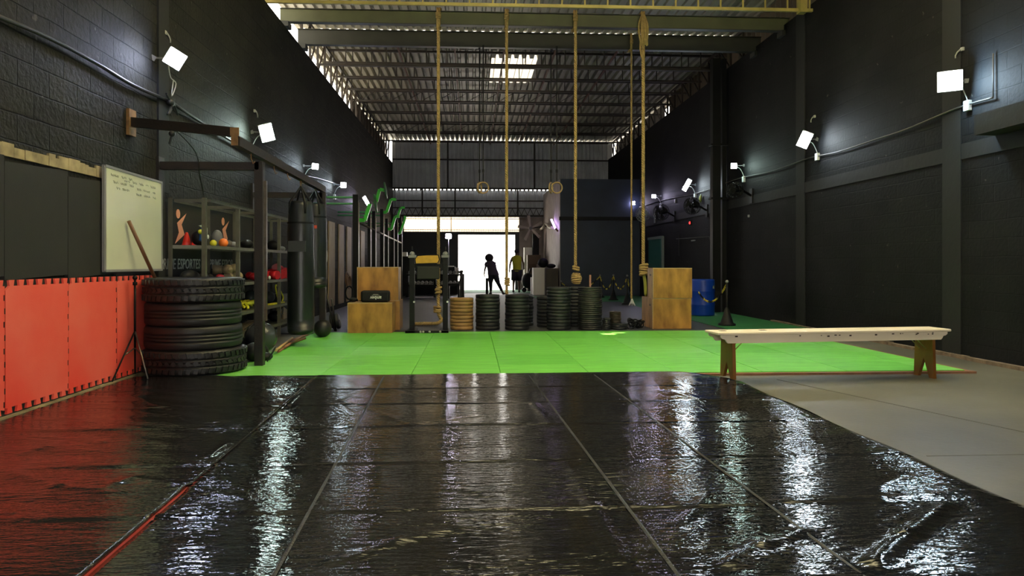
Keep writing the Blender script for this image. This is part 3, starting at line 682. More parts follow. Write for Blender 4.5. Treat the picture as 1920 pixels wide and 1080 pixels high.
# ================================================================== ROPES
def ring_knot(mb, c, R, n, r, seedv=1, tilt=.5):
    rr = random.Random(seedv)
    for k in range(n):
        z = c.z + (k-(n-1)/2)*r*1.7; pts = []
        ti = (rr.random()-.5)*tilt; ph = rr.random()*6
        for i in range(14):
            t = 2*math.pi*i/14; pts.append(Vector((c.x+R*math.cos(t), c.y+R*math.sin(t), z + R*ti*math.sin(t+ph))))
        mb.tube(pts, r, 6, closed=True)
def climbing_rope(px, ytop_px, ybot_px, Y, R, label, knots=(), tail=None, zt=5.62, hang=None, bundle=0, wav=0):
    pt = onY(px, ytop_px, Y); pb = onY(px, ybot_px, Y)
    x = pt.x; zb = pb.z
    r = thing('climbing_rope', label, 'climbing rope', (x, Y, max(zb, 0)), 'climbing ropes')
    z0 = zt-.02
    path = [(x, Y, z0), (x + (pb.x-pt.x), Y, zb)]
    if wav: path = [Vector((x+(pb.x-pt.x)*i/40 + wav*math.sin(i*.35)*(i/40)**2, Y, z0+(zb-z0)*i/40)) for i in range(41)]
    strands(MB(), path, R).build('rope_length', M_rope, r)
    # loops over the beam
    m = MB()
    for k in range(2):
        dx = (k-.5)*R*1.2
        yb = Y+.15; hw = .13
        pts = [(x+dx, yb-hw, 5.34), (x+dx, yb-hw-.01, 5.5), (x+dx, yb-hw, 5.64), (x+dx+.02, yb, 5.67), (x+dx, yb+hw, 5.64), (x+dx, yb+hw, 5.5), (x+dx, yb+hw, 5.34), (x+dx-.02, yb, 5.32)]
        if Y > 13.5: pts = [(a, b, c+.03) for a, b, c in pts]
        m.tube(pts, R*.6, 6, closed=True)
    m.build('beam_wrap', M_rope, r)
    m = MB(); ring_knot(m, Vector((x, Y-.01, 5.50 if not bundle else 5.4)), R*1.15, 4, R*.55, int(px)); 
    if bundle:
        for k in range(7):
            rr = random.Random(k); a = (rr.random()-.5)*.1
            pts = smooth_path([(x+a*.3, Y, 5.6), (x+a-.03+.02*k-.05, Y-.06, 5.35), (x+a*1.2, Y-.07, 5.1-.1*rr.random()), (x+a*.5+.02, Y-.04, 5.3), (x, Y-.02, 5.55)], 5)
            m.tube(pts, R*.55, 6)
        m.tube([(x-.05, Y-.03, 5.2), (x-.06, Y-.03, 4.95), (x-.04, Y-.03, 4.8)], [R*.6, R*.5, R*.3], 6)
    m.build('top_knot', M_rope, r)
    for (kpx, kpy, kr, kn) in knots:
        q = onY(kpx, kpy, Y); m = MB(); ring_knot(m, q, kr, kn, R*.75, int(kpy), .9); m.build('knot', M_rope, r)
    return r, x
YR = 12.8
r1, x1_ = climbing_rope(822, 15, 588, YR, .030, 'leftmost thick climbing rope, ending in knots through the black stand', [(822, 545, .045, 3), (820, 580, .05, 3)], wav=.0)
q = onY(822, 588, YR); strands(MB(), smooth_path([q, (q.x+.06, YR, q.z-.12), (q.x+.07, YR, .12), (q.x-.02, YR-.1, .06), (q.x-.25, YR-.1, .055), (q.x-.45, YR-.15, .05)], 6), .032).build('tail', M_rope, r1)
r2, x2_ = climbing_rope(950, 12, 560, YR, .028, 'second climbing rope from the left, hanging down beside the man in yellow', [(951, 528, .034, 4)])
q = onY(950, 560, YR); strands(MB(), [q, (q.x, YR, .08), (q.x+.15, YR-.02, .05)], .028).build('tail', M_rope, r2)
r3, x3_ = climbing_rope(1079, 14, 505, YR, .029, 'third climbing rope from the left, ending in a big monkey fist knot', [(1080, 503, .05, 2)])
q = onY(1081, 522, YR); m = MB(); m.ball(q, .07, (1, 1, 1.35)); 
for k in range(7): 
    zz = q.z + (k-3)*.026; rad = .085*math.sqrt(max(.1, 1-((k-3)/4.2)**2)); m.tube([(q.x+rad*math.cos(t*.5), q.y+rad*math.sin(t*.5), zz+.012*math.sin(t*.5+k)) for t in range(13)][:-1], .017, 6, closed=True)
m.build('monkey_fist', M_rope, r3)
r4, x4_ = climbing_rope(1206, 20, 500, YR, .032, 'rightmost thick climbing rope with a bundled top, by the right boxes', [(1207, 506, .065, 5)], bundle=1)
q = onY(1207, 515, YR); MB().tube(smooth_path([q, (q.x+.03, YR+.02, q.z-.15), (q.x+.05, YR+.05, q.z-.4)], 4), [.03]*8+[.012], 6).build('tail', mat('yellow_green_tail', (.4, .4, .08), .7), r4)
r5, x5_ = climbing_rope(1184, 88, 560, 14.1, .02, 'thin climbing rope hanging from the rear beam, a tuft at its end', [], zt=5.66)
q = onY(1185, 560, 14.1); m = MB()
for k in range(7): a = k*.9; m.tube([q, q+Vector((.03*math.cos(a), .03*math.sin(a), -.07)), q+Vector((.07*math.cos(a), .07*math.sin(a), -.14))], [.012, .008, .004], 5)
m.build('frayed_end', M_white, r5)
# gymnastic rings
def ring_pair(px, label):
    for k, (dx, rot) in enumerate(((0, .12), (-7 if px < 1000 else -11, 1.15))):
        c = onY(px+dx, 352, (14.13, 14.37)[k]); lb = label[k]
        r = thing('gymnastic_ring', lb, 'gymnastic ring', (c.x, c.y, c.z-.11), 'gymnastic rings')
        m = MB(); m.tube([(c.x+.105*math.cos(t)*math.cos(rot), c.y+.105*math.cos(t)*math.sin(rot), c.z+.105*math.sin(t)) for t in [i*math.pi/16 for i in range(32)]], .015, 8, closed=True)
        m.build('ring', mat('pale_wood_ring', (.5, .33, .14), .5), r)
        st_ = MB().bb(c.x-.012, c.x+.012, c.y-.004, c.y+.004, c.z+.1, 5.39).build('strap', M_black, r)
        MB().bb(c.x-.02, c.x+.02, min(c.y, 14.25), max(c.y, 14.25), 5.355, 5.40).build('strap_loop', M_black, st_)
        MB().bb(c.x-.02, c.x+.02, c.y-.02, c.y+.02, c.z+.30, c.z+.36).build('buckle', M_blackmet, st_)
ring_pair(906, ('left pair of gymnastic rings, the one facing the camera', 'left pair of gymnastic rings, the one partly hidden behind its partner'))
ring_pair(1044, ('right pair of gymnastic rings, the one facing the camera', 'right pair of gymnastic rings, the one turned edge-on'))
# ================================================================== TIRES
def tire_mb(c, R, w, lugs, seed=0):
    m = MB(); h = w/2
    ri = R*.60
    prof = [(ri, -h*.62), (ri+.015, -h*.9), (R*.78, -h), (R*.93, -h), (R-.012, -h*.92), (R-.002, -h*.78),
            (R, -h*.5), (R, -h*.34), (R-.012, -h*.33), (R-.012, -h*.27), (R, -h*.26), (R, -h*.04), (R-.012, -h*.03), (R-.012, h*.03), (R, h*.04),
            (R, h*.26), (R-.012, h*.27), (R-.012, h*.33), (R, h*.34), (R, h*.5), (R-.002, h*.78), (R-.012, h*.92), (R*.93, h), (R*.78, h), (ri+.015, h*.9), (ri, h*.62), (ri, -h*.62)]
    m.lathe(prof, c, 72)
    if lugs:
        n = 46
        for k in range(n):
            t = 2*math.pi*k/n + seed; Rm = Matrix.Rotation(t, 3, 'Z')
            for z, dt in ((-h*.62, 0), (h*.62, math.pi/n)):
                t2 = t+dt; Rm = Matrix.Rotation(t2, 3, 'Z') @ Matrix.Rotation(.25*(1 if z > 0 else -1), 3, 'X')
                m.box(Vector(c)+Matrix.Rotation(t2, 3, 'Z') @ Vector((R-.004, 0, z)), (.03, .036, h*.42), Rm)
            m.box(Vector(c)+Matrix.Rotation(t, 3, 'Z') @ Vector((R-.002, 0, h*.0)), (.016, .04, h*.34), Matrix.Rotation(t, 3, 'Z') @ Matrix.Rotation(.6, 3, 'X'))
    return m
tc = Vector((-2.79, 7.42)); z = 0.036
specs = [(.478, .235, True, .02, 'bottom truck tire of the black stack, knobbly tread and widest'), (.455, .228, False, -.005, 'third truck tire from the top of the stack, smooth worn tread'),
         (.45, .228, False, -.01, 'second truck tire from the top of the stack, smooth ribbed tread'), (.465, .235, True, .0, 'topmost truck tire of the black stack, blocky tread edges')]
for R, w, lg, dx, lb in specs:
    o = tire_mb((tc.x+dx*.5, tc.y, z+w/2), R, w, lg, dx).build('truck_tire', M_tire); tag(o, lb, 'tire', 'stacked truck tires'); z += w+.001
ZT = z
a = Vector((-3.07, 7.16, ZT+.002)); b = Vector((-3.19, 6.89, 1.50))
r = thing('wooden_pole', 'brown wooden pole leaning from the tire stack onto the whiteboard', 'pole', a)
MB().tube([a, b], .0175, 10).build('shaft', wood_mat('reddish_pole_wood', (.20, .09, .035), (.12, .05, .02), .5, 'z'), r)
# bag / clutter on top of the tires
m = MB(); c0 = W(305, 512, 7.0)
# thin tripod stand
r = thing('tripod_stand', 'thin black tripod stand between the red pads and the tires', 'stand', (-3.16, 7.0, .036))
MB().cyl((-3.17, 6.97, .3), (-3.17, 6.97, .96), .011, 8).build('pole', M_blackmet, r)
ap = Vector((-3.17, 6.97, .47))
for e in ((-3.21, 6.62, .05), (-2.97, 6.78, .05), (-3.22, 7.08, .05)):
    MB().tube([ap, e], .008, 6).build('leg', M_chrome if e[0] > -3 else M_blackmet, r)
br = Vector((-3.17, 6.97, .31))
m = MB()
for e in ((-3.19, 6.80, .26), (-3.07, 6.875, .255)): m.tube([br, e], .006, 6)
m.build('brace', M_chrome, r)
MB().ball((-3.17, 6.97, .97), .022).cyl((-3.17, 6.97, .9), (-3.17, 6.97, .93), .02).build('top_cap', M_blackmet, r)
# ================================================================== BAG RACK
RX = -2.24
r = thing('bag_rack', 'tall dark steel punching bag rack bolted to the left wall', 'rack', (RX, 7.74, 0))
MB().bb(RX-.045, RX+.045, 7.70, 7.79, .03, 2.18).build('post', M_rust, r, bevel=.004)
MB().bb(RX-.045, RX+.045, 10.92, 11.01, .03, 2.18).build('post', M_rust, r, bevel=.004)
MB().bb(XL+.03, RX, 7.70, 7.79, 2.09, 2.17).build('cross_arm', M_rust, r)
MB().bb(XL+.03, RX, 10.92, 11.01, 2.09, 2.17).build('cross_arm', M_rust, r)
MB().bar((RX, 6.98, 2.27), (RX, 11.0, 2.225), .07, .09).build('rail', M_rust, r)
MB().bar((XL+.03, 7.1, 2.46), (RX, 6.98, 2.35), .08, .085).build('cross_arm', M_rust, r)
o = MB().bb(RX-.042, RX+.042, 6.935, 6.942, 2.31, 2.39).build('cut_end', M_rustend, r)
o = MB().bb(RX-.03, RX+.03, 6.93, 6.94, 2.22, 2.31).build('cut_end', M_rustend, r)
for y, z0, z1 in ((7.1, 2.33, 2.58), (7.745, 1.68, 2.22), (10.96, 1.86, 2.3)):
    MB().bb(XL+.001, XL+.03, y-.07, y+.07, z0, z1).build('wall_plate', M_rustend if z1 > 2.5 else M_rust, r)
MB().bb(RX+.045, RX+.07, 7.74, 7.78, .5, 1.98).build('worn_edge_strip', M_chrome, r)
m = MB()
for y in (7.45, 8.3, 8.9): m.tube([(RX, y, 2.24), (RX, y, 2.17), (RX+.02, y, 2.12), (RX+.04, y, 2.14)], .006, 5)
m.build('hook', M_rustend, r)
p0 = onX(360, 262, -2.8)
P = [Vector((-2.85, 7.07, 2.40)), onX(367, 285, -2.8), onX(374, 325, -2.85), onX(382, 365, -2.9)]
MB().tube(smooth_path(P, 4), .006, 5).ball(P[0]+Vector((0, -.05, -.06)), .03).tube([P[0], P[0]+Vector((-.02, -.06, -.16))], .012, 5).build('cord', M_cable, r)
# punching bags
def punch_bag(px, ytop, ybot, D, R, mm, label, lab=None, rz=None):
    c = W(px, 495, D); zt = EYE+(HOR-ytop)/F_PX*D; zb = EYE+(HOR-ybot)/F_PX*D
    r = thing('punching_bag', label, 'punching bag', (c.x, c.y, zb), 'hanging punching bags')
    H = zt-zb; prof = [(.001, 0), (R*.8, 0), (R*.97, .03), (R, .08)] + [(R*(1+.015*math.sin(i*1.3)), .08+(H*.78-.08)*i/10) for i in range(11)] + [(R*.97, H*.82), (R*.93, H*.9), (R*.86, H*.97), (R*.8, H), (R*.6, H-.01), (.001, H-.02)]
    MB().lathe(prof, (c.x, c.y, zb), 28).build('bag_body', mm, r)
    m = MB(); top = Vector((c.x, c.y, min(2.19, zt+.42)))
    hk = Vector((c.x, c.y, zt+.2))
    for k in range(4):
        t = k*math.pi/2+.6; a = Vector((c.x+R*.84*math.cos(t), c.y+R*.84*math.sin(t), zt-.02))
        m.tube([a+Vector((0, 0, -.16))*.9, a, a.lerp(hk, .5), hk], [.022, .02, .014, .01], 6)
    m.build('strap', M_black, r)
    m = MB()
    n = max(2, int((top.z-hk.z)/.03))
    for k in range(n):
        z = hk.z+(top.z-hk.z)*(k+.5)/n; a = Vector((1, 0, 0)) if k % 2 else Vector((0, 1, 0))
        m.tube([Vector((c.x, c.y, z))+a*.011*math.cos(t)+Vector((0, 0, .022*math.sin(t))) for t in [i*math.pi/4 for i in range(8)]], .004, 5, closed=True)
    m.tube([(c.x, c.y, top.z-.02), (c.x, c.y, 2.24)], .006, 5)
    m.build('chain', M_rustend, r)
    m = MB().lathe([(R*1.012, 0), (R*1.015, .012), (R*1.012, .024)], (c.x, c.y, zb+H*.83), 28); m.build('stitched_band', M_blackmet, r)
    return r, c, zb, H
rb, c, zb, H = punch_bag(564, 378, 626, 9.45, .17, M_bag, 'large black floor-length punching bag on the rack, nearer of two')
MB().bb(c.x-.12, c.x+.10, c.y-.175, c.y-.15, zb+H*.62, zb+H*.7).build('tape_patch', mat('dark_tape', (.03, .032, .036), .3), rb)
rb, c, zb, H = punch_bag(591, 382, 540, 10.5, .165, M_bag, 'shorter black punching bag with a red label, behind the large one')
tm = text_mb('ELITE', .05, (c.x-.06, c.y-.172, zb+H*.68), (1, 0, 0), (0, 0, 1)); 
MB().bb(c.x-.07, c.x+.06, c.y-.172, c.y-.15, zb+H*.70, zb+H*.70+.045).build('label_patch', mat('red_label', (.4, .05, .03), .5), rb)
# ================================================================== SHELVING
SX0, SX1 = XL+.045, -2.85
PY = [8.03, 8.99, 9.95, 10.88, 11.75]
r = thing('shelving_unit', 'long grey angle-iron shelving unit along the left wall', 'shelf', (-3.0, 9.5, 0))
for y in PY:
    for x in (SX0, SX1):
        if x == SX0 and y == PY[0]: y = 7.88
        m = MB(); s = 1 if x == SX1 else -1
        m.bb(x, x-.04*s, y-.003, y+.003, .03, 1.81); m.bb(x-.003, x+.003, y-.003, y+.04, .03, 1.81); m.build('post', M_shelf, r)
SZ = [.22, .50, .87, 1.30]
for z in SZ:
    m = MB().bb(SX0, SX1, 8.03, 11.75, z-.005, z+.001); m.bb(SX1-.004, SX1+.004, 8.03, 11.75, z-.035, z+.003); m.bb(SX0-.004, SX0+.004, 8.03, 11.75, z-.035, z+.003); m.bar((SX0, 7.88, z-.016), (SX1, 8.03, z-.016), .008, .038); m.prism([(SX0, 7.88), (SX1, 8.03), (SX0, 8.03)], (0, 0, z-.005), (1, 0, 0), (0, 1, 0), .006)
    m.build('shelf_board', M_shelf, r)
m = MB()
for x in (SX0, SX1): m.bb(x-.004, x+.004, 8.03, 11.75, 1.775, 1.81); m.bb(x-.02, x+.02, 8.03, 11.75, 1.806, 1.81)
for y in PY: m.bb(SX0, SX1, y-.004, y+.004, 1.775, 1.81)
m.build('top_frame', M_shelf, r)
# banner behind
bx = XL+.012
bn = thing('wall_banner', 'black banner with salmon figures and grey lettering behind the shelves', 'banner', (bx, 9.2, .9))
MB().bb(XL+.002, bx, 7.72, 10.9, .95, 1.80).build('banner_cloth', M_blackfoam, bn)
for k, (ya, yb) in enumerate(((7.74, 8.86), (9.16, 10.28))):
    tm = text_mb('PRIME ESPORTES', .165, (bx+.002, ya, 1.045), (0, 1, 0), (0, 0, 1), .003, shear=.12, xs=1, bold=.001)
    w = max(v[1] for v in tm.v)-ya; tm.v = [(x, ya+(y-ya)*(yb-ya)/w, z) for x, y, z in tm.v]
    tm.build('lettering', M_lettr, bn)
    def q(px, py): 
        p = onX(px, py, bx); return (p.y+(1.45*k), p.z)
    zig = [(349, 400.5), (340, 421), (345.5, 440), (328, 456.5), (335, 436), (331.5, 418)]
    pl = [q(*a) for a in zig]; m = MB(); m.prism(pl, (bx+.001, 0, 0), (0, 1, 0), (0, 0, 1), .003)
    cc = q(333.5, 401); el = [(cc[0]+.055*math.cos(t), cc[1]+.052*math.sin(t)) for t in [i*math.pi/8 for i in range(16)]]
    m.prism(el, (bx+.001, 0, 0), (0, 1, 0), (0, 0, 1), .003); m.build('runner_logo', M_skinp, bn)
# shelf items
def sp(px, z, dx=0.0): # point on shelf at height z for pixel column
    t = (px-960)/F_PX; X = SX1-.17+dx; D = X/(t*CY+SY); p = W(px, 0, D); return Vector((p.x, p.y, z+.002))
def cone(p, h, R, mm, label):
    r = thing('marker_cone', label, 'cone', p)
    MB().lathe([(R, 0), (R, .01), (R*.9, .012), (R*.75, h*.3), (R*.55, h*.6), (R*.3, h*.93), (R*.2, h), (.001, h)], p, 20).build('cone_body', mm, r)
    MB().bb(p.x-R, p.x+R, p.y-R, p.y+R, p.z, p.z+.006).build('cone_base', mm, r)
cone(sp(350, SZ[3], -.14), .15, .055, M_redc, 'red marker cone on the upper shelf beside the salmon figure')
cone(sp(366, SZ[3], -.1), .13, .05, M_redc, 'red marker cone behind the dark helmet on the upper shelf')
# helmet-like headgear
p = sp(374, SZ[3]); r = thing('head_guard', 'dark head guard with blue, white and yellow straps on upper shelf', 'head guard', p)
MB().ball(p+Vector((0, 0, .085)), .085, (1, 1.15, 1)).build('shell', M_black, r)
MB().tube(smooth_path([p+Vector((.05, -.1, .05)), p+Vector((.06, -.06, .2)), p+Vector((.04, .02, .24)), p+Vector((.02, .06, .17))], 5), .022, 6).build('blue_strap', M_bluec, r)
MB().prism([(-.17, .215), (0, .19), (0, .235)], p+Vector((.05, 0, 0)), (0, 1, 0), (0, 0, 1), .012).build('white_flap', M_white, r)
MB().tube(smooth_path([p+Vector((.05, .0, .23)), p+Vector((.05, .06, .2)), p+Vector((.04, .09, .13))], 5), .014, 6).build('white_strap', M_white, r)
MB().ball(p+Vector((.06, -.12, .15)), .045, (.6, 1.2, .6)).build('yellow_pad', M_yellow, r)
MB().ball(p+Vector((.085, .02, .1)), .025, (.4, 1, 1)).build('badge', M_white, r)
def blob(name, p, r, sc, mm, label, cat, group=None):
    o = MB().ball(p+Vector((0, 0, r*sc[2])), r, sc).build(name, mm); return tag(o, label, cat, group)
blob('exercise_ball', sp(400, SZ[3]), .04, (1, 1, 1), M_yellow, 'small yellow and orange ball just right of the shelf post', 'ball')
blob('exercise_ball', sp(419, SZ[3]), .055, (1, 1, 1), M_orange, 'bright orange ball on the upper shelf', 'ball')
blob('exercise_ball', sp(407, SZ[3], -.15), .07, (1, 1, 1.6), M_grey, 'dull grey ball behind the small yellow ball', 'ball')
blob('exercise_ball', sp(428, SZ[3], -.05), .055, (1, 1.2, .9), mat('brown_grey', (.12, .10, .09), .6), 'grey brown ball right of the orange ball', 'ball')
blob('boxing_glove', sp(437, SZ[3]), .05, (1.2, 1, .8), M_grey, 'grey glove at the end of the upper shelf bay', 'glove')
blob('boxing_glove', sp(462, SZ[3]), .07, (1.3, 1.2, .9), M_black, 'black glove on the upper shelf next to the rack post', 'glove')
blob('boxing_glove', sp(512, SZ[3]), .08, (1.2, 1.2, 1), M_black, 'black glove on the upper shelf right of the rack post', 'glove')
blob('boxing_glove', sp(528, SZ[3]), .05, (1.2, 1.2, .8), M_grey, 'small grey glove at the far end of the upper shelf', 'glove')
def glove(p, s, mm, label, rz=0, cuff=None):
    r = thing('boxing_glove', label, 'glove', p); R = Matrix.Rotation(rz, 3, 'Z')
    c = p+Vector((0, 0, .055*s))
    MB().ball(c, .065*s, (1, 1.45, .85), 18, 12).ball(c+R@Vector((0, .07*s, .012*s)), .058*s, (1, .9, .9)).build('mitt', mm, r)
    MB().ball(c+R@Vector((.055*s, .02*s, 0)), .028*s, (1, 1.7, 1)).build('thumb', mm, r)
    MB().tube([c+R@Vector((0, -.06*s, 0)), c+R@Vector((0, -.16*s, 0))], [.045*s, .055*s], 14).build('cuff', cuff or mm, r)
glove(sp(413, SZ[2]), .9, M_redleather, 'red glove on the middle shelf under the tan glove', .4)
glove(sp(427, SZ[2], -.04)+Vector((0, 0, .1)), 1.1, M_tanl, 'tan leather glove on the middle shelf', -1.2)
glove(sp(440, SZ[2]), 1.1, M_tanl, 'second tan glove against the shelf post', -.2)
glove(sp(477, SZ[2]), 1.0, M_redleather, 'red glove on the middle shelf just left of the rack post', 1.4, M_black)
glove(sp(500, SZ[2]), 1.2, M_redleather, 'red glove on the middle shelf just right of the rack post', 1.2)
glove(sp(514, SZ[2]), 1.3, M_redleather, 'large red glove in the middle of the far shelf bay', .8)
glove(sp(519, SZ[2], -.1)+Vector((0, 0, .1)), 1.2, M_redleather, 'red glove lying on top of the other red gloves', .2)
glove(sp(534, SZ[2], .02), 1.5, M_redleather, 'red glove beside the large punching bag', .3)
blob('hand_wrap', sp(505, SZ[2], .1), .03, (.7, 1, 1), M_white, 'rolled cream hand wrap hanging at the red gloves', 'wrap')
for px, s, lb in ((356, .085, 'black gear bag on the middle shelf above the tires'), (376, .075, 'smaller black bag on the middle shelf near the post'), (389, .06, 'dark cloth heap on the middle shelf beside the post')):
    blob('gear_bag', sp(px, SZ[2]+.02), s, (1, 2.0, .85), M_black, lb, 'bag')
p = sp(330, SZ[2]); r = thing('storage_tray', 'light grey plastic tray on the middle shelf above the top tire', 'tray', p)
MB().bb(p.x-.1, p.x+.1, p.y-.12, p.y+.15, p.z, p.z+.07).build('tray_body', M_grey, r, bevel=.01)
MB().cyl(p+Vector((.1, -.12, .04)), p+Vector((.12, -.12, .04)), .03).cyl(p+Vector((.1, -.02, .04)), p+Vector((.12, -.02, .04)), .03).build('round_knobs', M_white, r)
# lower shelves
p = sp(455, SZ[1]); m = MB()
for k in range(9):
    rr = random.Random(k+20); P = [p+Vector((rr.uniform(-.12, .1), rr.uniform(-.2, .35), .02+rr.random()*.09)) for _ in range(4)]; m.tube(smooth_path(P, 5), .018, 6)
tag(m.build('resistance_band', M_yellow), 'heap of yellow resistance bands on the lower shelf', 'bands')
p = sp(508, SZ[1]); r = thing('agility_hurdle', 'bright yellow training hurdle loop on the lower shelf', 'hurdle', p)
m = MB(); m.tube(smooth_path([p+Vector((.1, .25, .02)), p+Vector((.1, .3, .1)), p+Vector((.1, -.02, .27)), p+Vector((.1, -.12, .25)), p+Vector((.1, .05, .04)), p+Vector((.1, .15, .01))], 5), .012, 6)
m.build('loop', M_yellow, r); MB().bb(p.x+.05, p.x+.13, p.y-.35, p.y+.3, p.z, p.z+.02).build('foot', M_yellow, r)
blob('medicine_ball', sp(470, SZ[1], -.15), .11, (1, 1, 1), M_gym, 'dark ball behind the yellow bands', 'ball')
blob('medicine_ball', sp(503, SZ[1], -.1), .10, (1, 1.3, .9), mat('dark_grey_ball', (.05, .05, .05), .5), 'dark grey ball behind the yellow hurdle', 'ball')
p = sp(532, SZ[1]); tag(MB().bb(p.x-.2, p.x+.04, p.y-.2, p.y+.2, p.z, p.z+.12).build('equipment_box', mat('dark_plastic_box', (.04, .04, .04), .5), bevel=.015), 'dark box at the far end of the lower shelf', 'box')
p = sp(532, SZ[0]); tag(MB().prism([(0, 0), (.3, 0), (.3, .12), (0, .2)], (p.x-.1, p.y-.1, p.z), (0, 1, 0), (0, 0, 1), .12).build('wooden_wedge', M_board), 'pale wooden block on the bottom shelf by the punching bag', 'block')
p = sp(525, SZ[0]); r = thing('gear_bag', 'dark duffel on the bottom shelf behind the wooden sticks', 'bag', p)
MB().ball(p+Vector((0, -.3, .08)), .1, (1, 1.8, .8)).build('bag_body', M_black, r); MB().tube(smooth_path([p+Vector((.08, -.45, .1)), p+Vector((.12, -.3, .2)), p+Vector((.08, -.15, .1))], 5), .01, 6).build('handle', M_grey, r)
# tan straps / ladder on bottom shelf
r = thing('speed_ladder', 'folded tan speed ladder on the bottom shelf beside the tires', 'ladder', sp(462, SZ[0])); p = sp(462, SZ[0])
m = MB()
for k in range(7): m.bb(p.x-.1, p.x+.1, p.y-.35+k*.1, p.y-.31+k*.1, p.z+.02+k*.012, p.z+.035+k*.012)
m.build('rungs', M_tanl, r)
m = MB().tube([p+Vector((.09, -.35, .03)), p+Vector((.09, .3, .11))], .012, 5); m.tube([p+Vector((-.08, -.35, .03)), p+Vector((-.08, .3, .11))], .012, 5); m.build('webbing', M_black, r)
# gym ball on floor
g = onZ(497, 668, .03); c = Vector((-2.52, 8.75, .03)); tag(MB().ball(c+Vector((0, 0, .19)), .19, (1, 1, 1), 28, 18).build('exercise_ball', M_gym), 'shiny dark exercise ball on the floor behind the rack post', 'ball')
r = thing('kit_bag', 'crumpled black kit bag on the floor between tires and rack post', 'bag', (-2.33, 8.02, .03))
MB().ball((-2.40, 8.1, .13), .13, (.9, 1.2, .8)).ball((-2.42, 8.32, .11), .11, (1, 1.3, .8)).ball((-2.3, 8.15, .07), .07, (1.2, 1.4, .7)).build('bag_body', M_black, r)
MB().tube(smooth_path([(-2.22, 7.95, .04), (-2.15, 7.92, .16), (-2.13, 7.95, .2), (-2.17, 8.02, .14), (-2.25, 8.1, .06)], 5), .006, 6).build('strap', M_cable, r)
# wooden sticks
sticks = [((522, 660), (560, 634)), ((533, 655), (569, 632)), ((517, 664), (548, 640)), ((528, 650), (572, 635)), ((540, 645), (578, 630))]
M_stick = wood_mat('reddish_stick', (.30, .12, .06), (.2, .08, .04), .6, 'y')
M_stick2 = wood_mat('pale_stick', (.5, .33, .15), (.4, .25, .1), .6, 'y')
sl = ['lowest', 'second lowest', 'pale middle', 'second highest', 'highest']
for k, ((a0, a1), (b0, b1)) in enumerate(sticks):
    a = onZ(a0, a1, .04); b = onZ(b0, b1, .04); a.z = b.z = .045+.02*(k % 3)
    tag(MB().tube([a, b], .016, 8).build('wooden_stick', M_stick2 if k == 2 else M_stick), '%s of the wooden sticks on the floor by the big punching bag' % sl[k], 'stick', 'wooden sticks by the shelves')
# black ball by post and weights
blob('slam_ball', onZ(605, 632, .03), .13, (1, 1, 1), M_tire, 'black slam ball on the green floor edge by the rack post', 'ball')
# wall boards
bp = [(603, 609, 415), (617, 628, 416), (636, 645, 421), (651, 659, 427), (677, 684, 437)]
bl = ['partly hidden by the short punching bag', 'right after the pale spot', 'third along the left wall', 'fourth along the left wall, behind the coiled hose', 'farthest along the left wall, past the thick rig post']
for k, (a, b, yt) in enumerate(bp):
    A_ = onX(a, yt, XL+.03); B_ = onX(b, yt, XL+.03)
    tag(MB().bb(XL+.002, XL+.03, A_.y, B_.y, .12, 2.08).build('wall_board', M_board), 'tall pale wooden board on the left wall, %s' % bl[k], 'board', 'tall pale boards on the left wall')
    
c = onX(608, 480, XL+.25); r = thing('wall_fan_cover', 'cream oval object hanging right of the short punching bag', 'cushion', c)
MB().ball(c, .16, (.4, .8, 1.25)).build('pad', mat('cream_pad', (.6, .62, .45), .6), r)
# left wall barbells leaning
for k, (a, b) in enumerate((((607, 530), (628, 625)), ((622, 560), (630, 622)))):
    p0 = W(a[0], a[1], 11.6-.2*k); p1 = onZ(b[0], b[1], .02); p1 = W(b[0], b[1], 11.5); p1.z = .03
    r = thing('barbell_bar', ('brown leaning bar', 'short dark leaning bar')[k]+' standing on the floor beside the short punching bag', 'bar', p1)
    MB().tube([p1, p0], .016, 8).build('bar_shaft', M_rust, r)
pc = W(628, 600, 11.9); 
for k in range(2):
    c = W(624+9*k, 606, 12.0); R = .13
    tag(MB().lathe([(.02, -.03), (R*.9, -.03), (R, -.02), (R, .02), (R*.9, .03), (.02, .03)], (c.x, c.y, .02+R), 24, Matrix.Rotation(math.pi/2-.2, 3, 'Y')).build('weight_plate', M_plate), ('upright black weight plate beside the slam ball', 'second upright black weight plate beside the slam ball, farther right')[k], 'weight plate')
# ================================================================== RIG on left
r = thing('pull_up_rig', 'black pull-up rig with green crossbars and lime arms along the left wall', 'rig', (-2.2, 17, 0))
posts = [(667, 365, 8), (692, 396, 5), (701, 396, 6), (716, 392, 6), (725, 410, 5), (736, 402, 5), (743, 408, 5), (751, 406, 5)]
for k, (px, yt, w) in enumerate(posts):
    p = onX(px, yt, -2.2); hw = max(w/F_PX*p.y/2, .028) if k else .05
    MB().bb(p.x-hw, p.x+hw, p.y-hw, p.y+hw, .02, p.z).build('post', M_blackmet, r)
    MB().bb(p.x+hw, p.x+hw+.012, p.y-hw*.6, p.y+hw*.6, .02, p.z-.15).build('worn_edge_strip', M_chrome, r)
for (px, ys_) in ((667, (370, 382)), (716, (398, 404)), (751, (419, 424))):
    for yy in ys_:
        p = onX(px, yy, -2.2); MB().cyl((XL+.01, p.y, p.z), (p.x, p.y, p.z), .018, 8).build('green_crossbar', M_greenbar, r)
p = onX(667, 415, -2.2); q = onX(751, 455, -2.2)
MB().tube([(p.x+.02, p.y, 1.9), (q.x+.02, q.y, 1.75)], .02, 6).build('long_bar', M_chrome, r)
